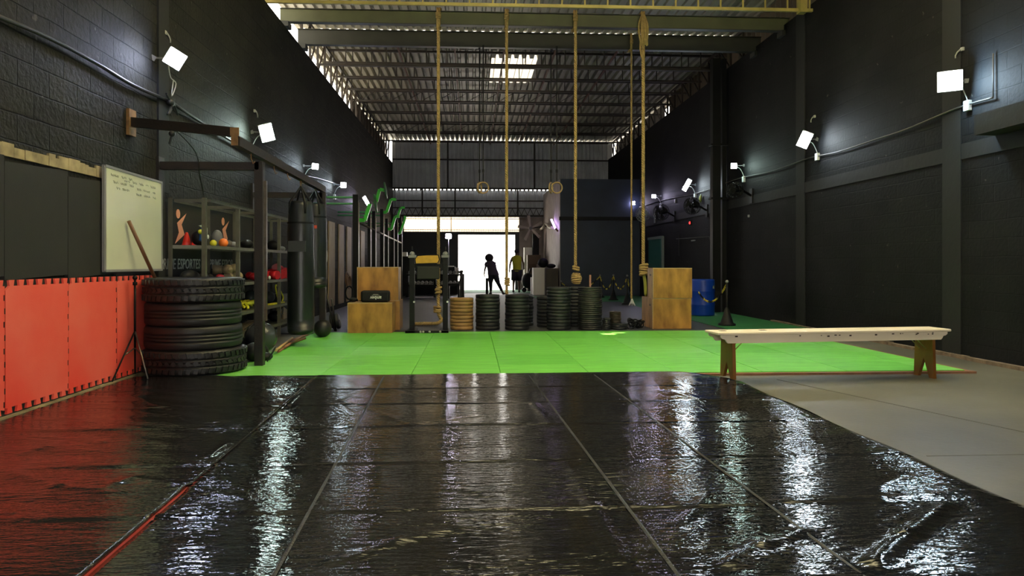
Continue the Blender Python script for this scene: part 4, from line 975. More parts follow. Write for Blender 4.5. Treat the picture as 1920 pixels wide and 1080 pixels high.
arms = [((671, 413), (684, 413), (694, 382)), ((702, 382), (706, 378), (712, 355), (722, 357)), ((716, 398), (725, 398), (733, 374), (743, 374)), ((725, 429), (734, 430), (741, 406), (749, 406)), ((745, 437), (750, 438), (758, 415), (760, 405)), ((746, 406), (751, 390), (759, 389))]
for k, pts in enumerate(arms):
    Y0 = onX(pts[0][0], 400, -2.2).y; m = MB(); P = [onY(a, b, Y0) for a, b in pts]
    for a, b in zip(P, P[1:]): m.bar(a, b, .055, .07)
    m.build('bent_arm', M_grass, r)
for (px, py, hh, Y0) in ((723, 357, 16, 16.5), (704.5, 381, 17, 16.2)):
    c = onY(px, py, Y0); rad = hh/F_PX*Y0
    MB().lathe([(.001, -.012), (rad, -.012), (rad, .012), (.001, .012)], c, 24, Matrix.Rotation(math.pi/2-.15, 3, 'Y') ).build('round_disc', mat('dark_green_disc', (.05, .18, .07), .4), r)
c = onX(661, 549, -2.2)
MB().tube([c+Vector((-.06+.07*math.cos(t), 0, .12*math.sin(t))) for t in [i*math.pi/8 for i in range(16)]], .016, 6, closed=True).build('hanging_ring', M_black, r)
# coil on rig
c = onX(650, 522, -2.9)
m = MB()
for k in range(4): m.tube([c+Vector((0.02*k, .25*math.cos(t)*(.7+.1*k), .15*math.sin(t)-.03*k)) for t in [i*math.pi/10 for i in range(20)]], .012, 5, closed=True)
tag(m.build('rope_coil', mat('brown_coil', (.2, .12, .07), .6)), 'coil of brown hose hanging on the left wall boards', 'coil')
# ================================================================== PLYO BOXES
def plyo(x0, x1, y0, y1, z0, z1, label, hole_side='L'):
    r = thing('plyo_box', label, 'box', ((x0+x1)/2, (y0+y1)/2, z0)); t = .018
    m = MB().bb(x0, x1, y0, y0+t, z0, z1); m.build('front_panel', M_ply, r, bevel=.002)
    MB().bb(x0, x1, y1-t, y1, z0, z1).build('back_panel', M_ply, r)
    for xx, s in ((x0, 1), (x1, -1)):
        MB().bb(xx, xx+s*t, y0+t, y1-t, z0, z1-t).build('side_panel', M_ply, r)
    MB().bb(x0, x1, y0+t, y1-t, z1-t, z1-.0005).build('top_panel', M_ply, r)
    MB().bb(x0+t, x1-t, y0+t, y1-t, z0, z0+t).build('bottom_panel', M_ply, r)
    MB().bb(x0, x1, y0-.001, y0+.004, z1-.012, z1+.0003).bb(x0-.0005, x0+.01, y0-.0012, y0+.003, z0, z1).build('worn_edge', M_plyedge, r)
    for zz in (z1-.12,):
        for yy in (y0+.14, y0+.20):
            if yy < y1: MB().cyl((x0-.001, yy, zz), (x0+.003, yy, zz), .018, 12).build('hand_hole', M_black, r)
    return r
def xat(px, D): return W(px, 0, D).x
yf = W(1260, 0, 12.0).y
plyo(xat(1223, 12.0), xat(1297, 12.0), yf, yf+.75, .0+.02, .53, 'lower plywood box of the right-hand stack by the blue drum')
plyo(xat(1223, 12.0)+.004, xat(1298, 12.0), yf-.01, yf+.36, .531, 1.035, 'upper plywood box of the right-hand stack by the blue drum')
yb = W(693, 0, 11.15).y
plyo(xat(652, 11.15), xat(735, 11.15), yb, yb+.45, .031, .50, 'front lower plywood box of the left group, the foam block on top')
yb2 = yb+.62
plyo(xat(690, 11.9), xat(751, 11.9), yb2, yb2+.5, .02, .505, 'rear lower plywood box of the left group, half hidden')
plyo(xat(672, 11.9), xat(748, 11.9), yb2+.01, yb2+.48, .506, 1.05, 'upper plywood box of the left group, standing on the rear box')
# foam block with upside-down lettering
zt = .503; xa = xat(676, 11.2); xb = xat(729, 11.2)
r = thing('foam_block', 'black rounded block with upside-down white lettering on the left box', 'block', ((xa+xb)/2, yb+.15, zt))
MB().bb(xa, xb, yb+.06, yb+.26, zt, zt+.18).build('block_body', M_black, r, bevel=.03)
tm = text_mb('ambev', .085, (0, 0, 0), (-1, 0, 0), (0, 0, -1), .003, bold=.0015)
w = max(v[0] for v in tm.v)-min(v[0] for v in tm.v); k = .175/w; cxm = (xa+xb)/2+.015
mx = max(v[0] for v in tm.v); tm.v = [((x-mx)*k + cxm+.175/2, yb+.058+y, z*k*1.15 + zt+.095) for x, y, z in tm.v]
tm.build('lettering', M_white, r)
MB().bb(cxm-.06, cxm+.06, yb+.057, yb+.06, zt+.108, zt+.113).bb(cxm-.04, cxm+.04, yb+.057, yb+.06, zt+.122, zt+.128).build('small_print', M_lettr, r)
p = W(662, 566, 11.3); tag(MB().ball((p.x, yb+.2, zt+.035), .035, (2, 1.2, 1)).ball((p.x-.04, yb+.25, zt+.03), .03, (1.3, 1, 1)).build('cloth', M_black), 'crumpled black cloth beside the lettered block on the left box', 'cloth')
# ================================================================== GLUTE/YOKE STAND
D0 = 11.45; y0 = W(800, 0, D0).y
r = thing('dip_stand', 'black two-post stand with an amber pad framing the leftmost rope', 'stand', (xat(803, D0), y0, 0))
for px in (773, 835):
    x = xat(px, D0); MB().bb(x-.04, x+.04, y0-.04, y0+.04, .06, 1.2).build('post', M_blackmet, r, bevel=.004)
    MB().bb(x-.06, x+.06, y0-.06, y0+.06, 1.2, 1.24).ball((x, y0, 1.255), .045).build('post_cap', M_grey, r)
    MB().cyl((x, y0, 1.24), (x, y0, 1.38), .012, 8).build('pin', M_blackmet, r)
xa, xb = xat(763, D0), xat(842, D0)
for x in (xa+.08, xb-.08): MB().bb(x-.07, x+.07, y0-.3, y0+.3, .02, .06).build('foot', M_blackmet, r)
MB().bb(xa, xb, y0-.30, y0-.22, .025, .065).build('base_bar', M_blackmet, r)
m = MB()
for px in (788, 793, 825, 805): m.ball((xat(px, 11.1), y0-.30, .05), .018)
m.build('bolt', M_wire, r)
x0_, x1_b = xat(775, D0), xat(833, D0)
MB().bb(x0_, x1_b, y0-.035, y0+.035, 1.04, 1.10).build('cross_bar', M_blackmet, r)
MB().bb(xat(782, D0), xat(824, D0), y0-.07, y0+.03, .86, 1.06).build('weight_housing', mat('dark_olive_box', (.009, .009, .005), .6), r, bevel=.012)
pl = [(xat(781, D0), 1.11), (xat(820, D0), 1.12), (xat(823, D0), 1.17), (xat(821, D0), 1.235), (xat(800, D0), 1.235), (xat(784, D0), 1.225), (xat(780, D0), 1.18)]
MB().prism(pl, (0, y0-.01, 0), (1, 0, 0), (0, 0, 1), .07).build('pad', mat('amber_pad', (.6, .33, .03), .6, var=.2, vscale=20), r)
pl2 = [((a-xat(801, D0))*1.07+xat(801, D0), (b-1.17)*1.15+1.175) for a, b in pl]
MB().prism(pl2, (0, y0+.06, 0), (1, 0, 0), (0, 0, 1), .03).build('pad_back', M_black, r)
m = MB()
for px in (777, 839):
    m.cyl((xat(px, D0), y0-.05, .5), (xat(px, D0), y0-.04, .5), .016)
m.build('pin_head', M_white, r)
# ================================================================== PLATE STACKS
def plate_stack(px, D, n, H, R, mm, top_label, rest_label, group, z0=.02, name='bumper_plate', jitter=.006, hole=.026):
    c = W(px, 0, D); t = H/n; rr = random.Random(int(px)); base = None
    for k in range(n):
        z = z0+k*t
        if base is None:
            h = t*.97
            prof = [(hole, 0), (R*.32, 0), (R*.34, h*.15), (R*.78, h*.15), (R*.82, 0), (R*.965, 0), (R, h*.16), (R, h*.84), (R*.965, h), (R*.82, h), (R*.78, h*.85), (R*.34, h*.85), (R*.32, h), (hole, h), (hole, 0)]
            base = MB().lathe(prof, (c.x, c.y, z), 40).build(name, mm, org=(c.x, c.y, z)); o = base
        else:
            o = base.copy(); COL.objects.link(o); o.location = (c.x+rr.uniform(-jitter, jitter), c.y+rr.uniform(-jitter, jitter), z)
        o.rotation_euler = (0, 0, rr.random()*6)
        s = 1+rr.uniform(-.012, .012); o.scale = (s, s, 1)
        tag(o, top_label if k == n-1 else rest_label, 'weight plate', group)
    return c, z0+H
plate_stack(866, 11.95, 9, .52, .195, M_tan, 'topmost tan plate of the light brown stack', 'tan plate in the light brown stack, below the topmost', 'tan bumper plates')
plate_stack(914.5, 11.95, 10, .575, .2, M_plate, 'topmost plate of the black stack below the woman', 'black plate in the stack below the woman, under its topmost', 'plates below the woman')
plate_stack(969.5, 11.95, 10, .575, .2, M_plate, 'topmost plate of the black stack below the man in yellow', 'black plate in the stack below the man in yellow, under its topmost', 'plates below the man')
plate_stack(980, 12.75, 9, .52, .19, M_plate, 'topmost plate of the shadowed stack behind the one below the man', 'black plate in the shadowed stack behind the one below the man', 'plates behind the stack below the man')
plate_stack(1025, 12.45, 9, .52, .17, M_plate, 'topmost plate of the low black stack left of the tall thick-plate stack', 'black plate in the low stack left of the tall thick-plate stack', 'plates left of the tall stack')
plate_stack(1047.5, 11.95, 13, .70, .2, M_plate, 'topmost plate of the tall stack of thick black plates', 'thick black plate in the tall stack below the monkey fist rope, under its topmost', 'plates in the tall thick stack')
plate_stack(1078, 12.6, 12, .69, .19, M_plate, 'topmost plate of the dark stack between the two tall stacks', 'black plate in the dark stack between the two tall stacks', 'plates between the tall stacks')
c, zt_ = plate_stack(1106.5, 11.95, 21, .70, .197, mat('brownish_black_plate', (.026, .025, .022), .5, var=.3, vscale=9), 'topmost plate of the tall stack of thin plates', 'thin black plate in the rightmost tall stack, under its topmost', 'plates in the tall thin stack', hole=.035)
tag(MB().cyl((c.x, c.y, .05), (c.x, c.y, zt_+.2), .018, 10).build('wooden_peg', wood_mat('pinkish_peg', (.3, .15, .1), (.22, .1, .07), .6, 'z')), 'brownish peg sticking out of the rightmost tall plate stack', 'peg')
plate_stack(1137, 11.9, 6, .19, .065, M_plate, 'topmost plate of the smallest low stack', 'small plate in the lowest narrow stack beside the tall stacks', 'small change plates', hole=.02)
c, zz = plate_stack(1160, 12.0, 3, .10, .145, M_plate, 'upper wide plate under the small plate stack', 'wide low plate carrying the small plate stack', 'wide low plates', hole=.02)
plate_stack(1154, 12.0, 7, .19, .095, mat('rusty_plate', (.05, .035, .025), .45, .3, var=.4, vscale=9), 'topmost small rusty plate beside the cable heap', 'small rusty plate in the stack on the wide plates', 'small rusty plates', z0=zz+.001, hole=.02)
# rope/cable heap
r = thing('jump_rope_heap', 'tangled heap of black jump ropes left of the right plywood boxes', 'ropes', W(1193, 617, 12.1)); c = W(1193, 0, 12.1); c.z = .02
m = MB(); rr = random.Random(4)
for k in range(16):
    cc = c+Vector((rr.uniform(-.12, .12), rr.uniform(-.1, .1), .05+rr.random()*.05)); rad = rr.uniform(.04, .09); ax = Vector((rr.random()-.5, rr.random()-.5, rr.random()*.8)).normalized(); a, b = frame_from(ax)
    m.tube([cc+a*rad*math.cos(t)+b*rad*math.sin(t) for t in [i*math.pi/8 for i in range(16)]], .011, 5, closed=True)
m.v = [(x, y, max(z, .021)) for x, y, z in m.v]; m.build('coils', M_black, r)
# ================================================================== BENCH
pL = onZ(1366, 716, 0); pR = onZ(1735, 706, 0)
dirv = (pR-pL).normalized(); nrm = Vector((-dirv.y, dirv.x, 0)); ZB = .475
cA = pL - dirv*.17; cB = pR + dirv*.16; cB = Vector((cB.x, cB.y, 0)); cA = Vector((cA.x, cA.y, 0))
mid = (cA+cB)/2; Lb = (cB-cA).length
r = thing('wooden_bench', 'long cream painted wooden bench with brown notched legs at right', 'bench', (mid.x, mid.y, 0))
def bp_(u, v, z): return mid + dirv*u + nrm*v + Vector((0, 0, z))
# top plank with eased edges
m = MB(); R3 = Matrix((dirv, nrm, Vector((0, 0, 1)))).transposed()
m.box(bp_(0, 0, ZB-.0125), (Lb, .30, .025), R3); seat_ = m.build('seat_plank', M_btop, r, bevel=.008)
for s in (-1, 1):
    pl = [(-Lb/2+.03, 0), (-Lb/2+.03, -.02), (-Lb/2+.05, -.035), (-Lb/2+.075, -.04), (-Lb/2+.085, -.06), (-Lb/2+.10, -.075), (Lb/2-.10, -.075), (Lb/2-.085, -.06), (Lb/2-.075, -.04), (Lb/2-.05, -.035), (Lb/2-.03, -.02), (Lb/2-.03, 0)]
    m = MB(); m.prism(pl, bp_(0, s*.125+.01, ZB-.026), dirv, (0, 0, 1), .02); m.build('apron', M_btop, r)
for ui in (-(pR-pL).length/2, (pR-pL).length/2):
    zf = .042 if ui < 0 else 0
    pl = [(-.115, ZB-.03), (-.135, zf), (-.075, zf), (0, .19), (.075, zf), (.135, zf), (.115, ZB-.03)]
    m = MB(); m.prism(pl, bp_(ui-.015, 0, 0), nrm, (0, 0, 1), .03); m.build('leg', M_bleg, r)
    s = 1 if ui < 0 else -1
    for v in (-.04, .05): MB().tube([bp_(ui+.018*s, v, ZB-.2), bp_(ui+.19*s, v, ZB-.04)], .0045, 6).build('wire_brace', mat('brassy_wire', (.3, .28, .08), .4, .5), r)
m = MB(); rr = random.Random(2)
for k in range(16): u = rr.uniform(-Lb/2+.1, Lb/2-.1); m.box(bp_(u, -.1435+rr.choice((0, .14*0)), ZB-.03-rr.random()*.02), (.006+rr.random()*.02, .003, .006+rr.random()*.008), R3)
for u in (-Lb/2+.12, -Lb/2+.52): m.box(bp_(u, .02, ZB+.0005), (.06, .05, .002), R3)
m.build('chipped_paint', M_chip, seat_)
# ================================================================== DRUM, STANCHIONS
c = W(1318, 0, 15.1); r = thing('plastic_drum', 'blue plastic drum standing by the right wall', 'drum', (c.x, c.y, .022))
R = .24; prof = [(.001, 0), (R*.95, 0), (R, .03), (R, .2), (R*1.03, .22), (R*1.03, .24), (R, .26), (R, .48), (R*1.03, .5), (R*1.03, .52), (R, .54), (R, .72), (R*.96, .76), (R*.9, .76), (R*.88, .745), (.001, .745)]
MB().lathe(prof, (c.x, c.y, .022), 40).build('drum_body', M_blue, r)
MB().cyl((c.x+.08, c.y, .765), (c.x+.08, c.y, .785), .035).build('bung', M_blue, r)
MB().box((c.x+.17, c.y-.175, .62), (.05, .01, .06), Matrix.Rotation(.75, 3, 'Z')).build('sticker', mat('faded_sticker', (.3, .35, .3), .6), r)
def stanchion(px, ytop, ybase, label, big=1):
    p = onZ(px, ybase, .02); D = (EYE-.02)*F_PX/(ybase-HOR); zt = EYE+(HOR-ytop)/F_PX*D
    r = thing('barrier_post', label, 'barrier post', (p.x, p.y, .02), 'chain barrier posts')
    MB().cyl((p.x, p.y, .1), (p.x, p.y, zt), .018*big, 8).build('pole', M_black, r)
    MB().lathe([(.001, 0), (.15, 0), (.15, .03), (.11, .05), (.03, .30), (.02, .32)], (p.x, p.y, .02), 20).build('cone_base', M_black, r)
    MB().ball((p.x, p.y, zt), .03).build('cap', M_grey, r)
    return Vector((p.x, p.y, zt-.03))
s1 = stanchion(1363, 528, 610, 'chain barrier post with a black cone base near the column', 1.2)
s2 = stanchion(1176, 517, 571, 'chain barrier post right of the monkey fist rope, nearest of three')
s3 = stanchion(1150, 516, 563, 'chain barrier post between two others before the navy room')
s4 = stanchion(1125, 516, 558, 'leftmost chain barrier post before the navy room')
s5 = stanchion(1288, 540, 578, 'chain barrier post hidden behind the right plywood boxes')
def chain(a, b, sag, label, mm=M_chain):
    a = Vector(a); b = Vector(b); n = max(6, int((b-a).length*1.15/.045)); m = MB()
    P = [a.lerp(b, i/n)+Vector((0, 0, -sag*4*(i/n)*(1-i/n))) for i in range(n+1)]
    mb2 = MB()
    for i in range(n):
        d = (P[i+1]-P[i]); u = d.normalized(); A1, B1 = frame_from(u); s = A1 if i % 2 else B1; c = (P[i]+P[i+1])/2; L = d.length*.72
        tgt = m if (i//5) % 2 == 0 else mb2
        tgt.tube([c+u*L*math.cos(t)+s*.016*math.sin(t) for t in [k*math.pi/4 for k in range(8)]], .0065, 5, closed=True)
    r = thing('barrier_chain', label, 'chain', P[len(P)//2]); m.build('yellow_links', mm, r); mb2.build('black_links', M_black, r)
chain(s1, W(1310, 548, 13.9), .25, 'yellow and black chain sagging in front of the blue drum')
chain(s2, W(1186, 555, 19.5), .1, 'yellow and black chain hanging right of the nearest navy room post')
chain(s3, s2, .35, 'yellow and black chain between the two right navy room posts')
chain(s4, s3, .4, 'yellow and black chain between the two left navy room posts')
s6 = stanchion(1052, 528, 563, 'chain barrier post hidden behind the tall stack of thick plates')
chain(s6, s4, .3, 'yellow and black chain passing behind the monkey fist knot')
# ================================================================== NAVY ROOM
x0n = 2.97
struct(MB().bb(x0n+.02, XR, 24.25, 30, 0, 3.98).build('wall_right', M_navy, org=(0,0,0)))
struct(MB().bb(x0n, x0n+.02, 24.25, 30, 0, 3.98).build('wall_right', M_pink, org=(0,0,0)))  # paler side face, the door light is put into its colour
tag(MB().bb(x0n-.03, XR, 24.17, 24.25, 2.58, 2.70).build('roller_pipe', M_black), 'long horizontal black batten across the navy room front', 'batten')
# teal door frame on right wall
p0 = onX(1243, 447, XR-.02); p1 = onX(1217, 452, XR-.02)
dd = thing('door_frame', 'grey framed teal doorway low on the right wall behind the boxes', 'door', (XR-.03, (p0.y+p1.y)/2, 0)); 
ya_, yb_, zt_ = p0.y, p1.y, p0.z
MB().bb(XR-.04, XR-.01, ya_, yb_, 0, zt_).build('door_leaf', M_teal, dd)
MB().bb(XR-.07, XR-.005, ya_-.08, ya_, 0, zt_+.06).bb(XR-.07, XR-.005, ya_, yb_, zt_, zt_+.08).build('frame', mat('grey_frame', (.2, .24, .25), .4), dd)
# wall fans
def wall_fan(px, py, rad, label, mm=M_black, led_=False, side=1):
    c = onX(px, py, XR-.45)
    r = thing('wall_fan', label, 'fan', (c.x, c.y, c.z-rad), 'black wall fans')
    nrm_ = Vector((-.75, -.6, -.2)).normalized(); a, b = frame_from(nrm_)
    m = MB()
    for q_, off in ((rad, 0), (rad*.97, .07), (rad*.97, -.07), (rad*.5, .1)): m.tube([c+nrm_*off+a*q_*math.cos(t)+b*q_*math.sin(t) for t in [i*math.pi/14 for i in range(28)]], .007, 5, closed=True)
    for k in range(20):
        t = k*math.pi/10; dv = a*math.cos(t)+b*math.sin(t); m.tube([c+nrm_*.1+dv*.05, c+nrm_*.1+dv*rad*.5, c+nrm_*.07+dv*rad*.97, c+dv*rad], .004, 4)
    m.build('cage', mm, r)
    m = MB()
    for k in range(3):
        t = k*2*math.pi/3+.4; dv = a*math.cos(t)+b*math.sin(t); tv = -a*math.sin(t)+b*math.cos(t)
        m.add([c+dv*.04, c+dv*rad*.85-tv*.1+nrm_*.03, c+dv*rad*.85+tv*.1-nrm_*.03, c+dv*.06+tv*.04], [(0, 1, 2, 3)])
        m.add([c+dv*.04-nrm_*.006, c+dv*rad*.85-tv*.1+nrm_*.024, c+dv*rad*.85+tv*.1-nrm_*.036, c+dv*.06+tv*.04-nrm_*.006], [(3, 2, 1, 0)])
    m.build('blades', mm, r)
    MB().tube([c+nrm_*.06, c-nrm_*.2], [.05, .08], 12).build('motor', mm, r)
    MB().bar(c-nrm_*.18, (XR, c.y+.25, c.z-.1), .035).bb(XR-.03, XR, c.y+.18, c.y+.32, c.z-.25, c.z+.05).build('wall_arm', mm, r)
    if led_:
        q = onX(1295, 418, XR-.1); MB().box(q, (.06, .08, .13)).build('speed_box', M_black, r); o = MB().box(q+Vector((-.035, -.03, 0)), (.02, .05, .06)).build('red_light', M_redled, r)
wall_fan(1298, 386, .2, 'black wall fan with a red indicator under the slanting floodlight', led_=True)
wall_fan(1378, 356, .15, 'black wall fan just right of the black column')
wall_fan(1240, 398, .22, 'black wall fan above the teal doorway')
wall_fan(1205, 402, .22, 'pale grey wall fan by the corner of the navy room', mat('pale_fan', (.3, .32, .33), .4))
# small white items on right wall
for px, py, s, lab in ((1300, 451, (.3, .03), 'thin white strip fixed low on the right wall'), (1266, 377, (.08, .1), 'small grey box on the cable between the fans'), (1404, 405, (.06, .05), 'small pale spot fixture right of the column')):
    c = onX(px, py, XR-.01); tag(MB().box(c, (.03, s[0], s[1])).build('wall_fixture', mat('dull_white', (.25, .27, .27), .5)), lab, 'fixture')
m = MB(); 
for k, (a, b) in enumerate((((1268, 448), (1330, 444)), ((1330, 444), (1332, 455)), ((1273, 440), (1273, 480)))):
    m.tube([onX(a[0], a[1], XR-.015), onX(b[0], b[1], XR-.015)], .008, 4)
tag(m.build('wall_wiring', MATS['dusty_cable']), 'thin surface wiring on the right wall left of the column', 'wiring')
c = onX(1314, 372, XR-.04); tag(MB().ball(c, .05, (.5, .7, 2)).ball(c+Vector((0, .08, -.02)), .04, (.5, .7, 2)).build('hanging_glove', mat('yellow_green_cloth', (.3, .35, .05), .6)), 'small yellow green cloth hanging on the right wall cable', 'cloth')
# ================================================================== FAR BACKGROUND
# fluorescent on the plaster face
p = onX(1037, 420, x0n-.12); r = thing('tube_light', 'violet lit tube light on the plaster wall of the far room', 'tube light', p)
a = onX(1034, 412, x0n-.1); b = onX(1041, 428, x0n-.14)
MB().tube([a, b], .035, 8).build('lit_tube', mat('lit_violet_tube', (.9, .8, 1), .4, emit=(.6, .42, 1), estr=12), r); MB().bar(b, b+Vector((.1, .05, -.1)), .05).build('holder', M_rustend, r)
P = [onX(1013, 431, x0n-.1), onX(1018, 426, x0n-.2), onX(1024, 420, x0n-.1), onX(1030, 426, x0n-.1), onX(1036, 427, x0n-.12)]
tag(MB().tube(smooth_path(P, 5), .05, 6).build('flex_duct', mat('pale_duct', (.5, .42, .33), .5)), 'pale curved duct hose beside the violet tube light', 'duct')
# big ceiling-type fan at 995,425
c = onY(995, 428, 28.3); r = thing('large_fan', 'large pale bladed fan beside the far doorway', 'fan', (c.x, c.y, c.z-.4))
m = MB()
for k in range(5):
    t = k*2*math.pi/5+.5; d = Vector((math.cos(t), 0, math.sin(t))); n_ = Vector((-math.sin(t), 0, math.cos(t)))
    m.prism([(0.06, -.03), (.5, -.07), (.52, .05), (.06, .03)], c, d, n_, .015)
m.build('blades', mat('pinkish_blade', (.45, .38, .36), .5), r)
MB().cyl(c+Vector((0, -.05, 0)), c+Vector((0, .1, 0)), .07).build('hub', M_grey, r)
MB().cyl(c+Vector((0, .08, 0)), (x0n, c.y+.08, c.z+.1), .022, 8).build('rod', M_blackmet, r)
def far_box(name, px0, px1, py0, py1, Y, dep, mm, label, cat, z0=None, bev=.01):
    a = onY(px0, py0, Y); b = onY(px1, py1, Y); zb = z0 if z0 is not None else b.z
    o = MB().bb(a.x, b.x, Y, Y+dep, zb, a.z).build(name, mm, bevel=bev); return tag(o, label, cat)
M_wlit = mat('white_cabinet', (.92, .88, .82), .5)
far_box('cabinet', 1000, 1022, 502, 552, 25.0, .5, M_wlit, 'bright white cabinet below the violet tube light', 'cabinet', .02)
far_box('cabinet', 996, 1003, 520, 551, 25.7, .3, M_wlit, 'narrow white panel beside the bright white cabinet', 'cabinet', .02)
far_box('cabinet', 1024, 1047, 503, 548, 24.45, .5, mat('dark_brown_cabinet', (.05, .035, .02), .5), 'dark brown cabinet against the plaster wall', 'cabinet', .02)
far_box('cardboard_box', 989, 1014, 478, 495, 28.4, .5, mat('brown_card', (.12, .08, .05), .7), 'brown box standing on the shelf unit by the far fan', 'box')
far_box('shelf_cabinet', 989, 1006, 495, 548, 28.4, .5, mat('brown_shelf', (.10, .06, .035), .7), 'brown shelf cabinet right of the man in yellow', 'cabinet', .02)
far_box('appliance', 983, 998, 464, 500, 29.2, .4, M_wlit, 'tall white appliance at the right of the doorway', 'appliance', .02)
far_box('dark_partition', 999, 1011, 438, 478, 29.0, .3, M_black, 'dark vertical panel beside the large fan', 'panel')
c = onY(1019, 490, 24.9); tag(MB().ball((c.x, c.y+.15, EYE-(502-HOR)/F_PX*25+.17+.0), .17, (1.1, .9, 1)).ball((c.x+.28, c.y+.1, EYE-(502-HOR)/F_PX*25+.06), .1, (1.6, 1, .8)).build('black_bag', M_black), 'black bag resting on the cabinets beneath the violet tube light', 'bag')
c = onZ(990, 548, .02); r = thing('stroller_frame', 'dark wheeled equipment standing right behind the man in yellow', 'equipment', c)
m = MB(); m.ball(c+Vector((0, 0, .45)), .25, (1, 1, 1.2)).ball(c+Vector((.15, 0, .2)), .16).bar(c+Vector((-.15, 0, .1)), c+Vector((.1, 0, .9)), .06); m.build('frame', M_black, r)
for dx in (-.15, .2): MB().cyl(c+Vector((dx, -.05, .09)), c+Vector((dx, .05, .09)), .09).build('wheel', M_black, r)
# dumbbell racks left
yd = 23.5
def fx(px, Y=yd): return onY(px, 500, Y).x
r = thing('dumbbell_rack', 'long black dumbbell rack in the shadow left of the doorway', 'rack', (fx(810), yd, .02))
for z in (.38, .72): MB().bb(fx(762), fx(868), yd, yd+.45, z, z+.05).build('shelf', M_blackmet, r)
for px in (763, 815, 868): MB().bb(fx(px)-.04, fx(px)+.04, yd, yd+.45, .02, .78).build('leg', M_blackmet, r)
base = None; rr = random.Random(9)
for tier, z in ((0, .77), (1, .43)):
    for k in range(13):
        x = fx(768+k*7.6)
        if base is None:
            base = thing('dumbbell', 'small dumbbell on the upper tier of the far rack', 'dumbbell', (x, yd+.2, z), 'dumbbells on the far rack')
            MB().cyl((x, yd+.1, z+.06), (x, yd+.32, z+.06), .015, 8).build('handle', M_chrome, base)
            for yy in (yd+.06, yd+.26): MB().cyl((x, yy, z+.06), (x, yy+.09, z+.06), .055, 8).build('head', M_grey, base)
        else: dup(base, (x, yd+.2, z), None, 'small dumbbell on the %s tier of the far rack' % ('upper', 'lower')[tier])
r = thing('weight_bench', 'black weight bench on the floor left of the doorway', 'bench', (fx(850, 22.5), 22.5, .02))
MB().bb(fx(838, 22.6), fx(862, 22.6), 22.4, 22.8, .42, .5).build('seat_pad', M_black, r, bevel=.02); MB().bar((fx(862, 22.6), 22.6, .5), (fx(867, 22.6), 22.6, .9), .3, .06).build('back_pad', M_black, r)
for px in (841, 860): MB().bb(fx(px, 22.6)-.03, fx(px, 22.6)+.03, 22.45, 22.75, .02, .42).build('leg', M_blackmet, r)
r = thing('cable_machine', 'dark weight machine silhouette with pale top near the rig', 'machine', (fx(765, 24.5), 24.5, .02))
MB().bb(fx(750, 24.5), fx(775, 24.5), 24.5, 25, .02, 1.35).build('body', M_black, r, bevel=.02); MB().bb(fx(752, 24.5), fx(763, 24.5), 24.4, 24.8, 1.36, 1.5).build('white_top', M_wlit, r)
far_box('speaker_cabinet', 841, 853, 500, 545, 26.5, .5, M_black, 'black speaker like cabinet below the stand light', 'cabinet', .02)
o = far_box('paper_stack', 838, 851, 498.5, 501, 26.5, .3, M_wlit, 'white papers on the black cabinet below the stand light', 'papers')
far_box('white_tub', 853, 860, 502, 520, 27, .3, M_wlit, 'small white tub at the left jamb of the doorway', 'tub')
far_box('dark_locker', 758, 858, 515, 548, 25.6, .5, M_black, 'low dark locker row behind the dumbbell rack', 'locker', .02)
# roadside post she leans on
pw = onZ(913, 554.5, .02); tag(MB().bb(pw.x-.045, pw.x+.045, pw.y-.045, pw.y+.045, .02, .62).build('short_post', M_blackmet), 'short dark post in front of the leaning woman', 'post')
p = onY(864, 505, 24.5); tag(MB().bb(p.x+.05, p.x+.13, 14.0, 14.08, .02, .02).build('x', M_black) if False else MB().bb(xat(862, 13.6), xat(866, 13.6), W(864, 0, 13.6).y, W(864, 0, 13.6).y+.05, .02, .98).build('short_post', M_blackmet), 'slim dark post standing behind the tan plate stack', 'post')
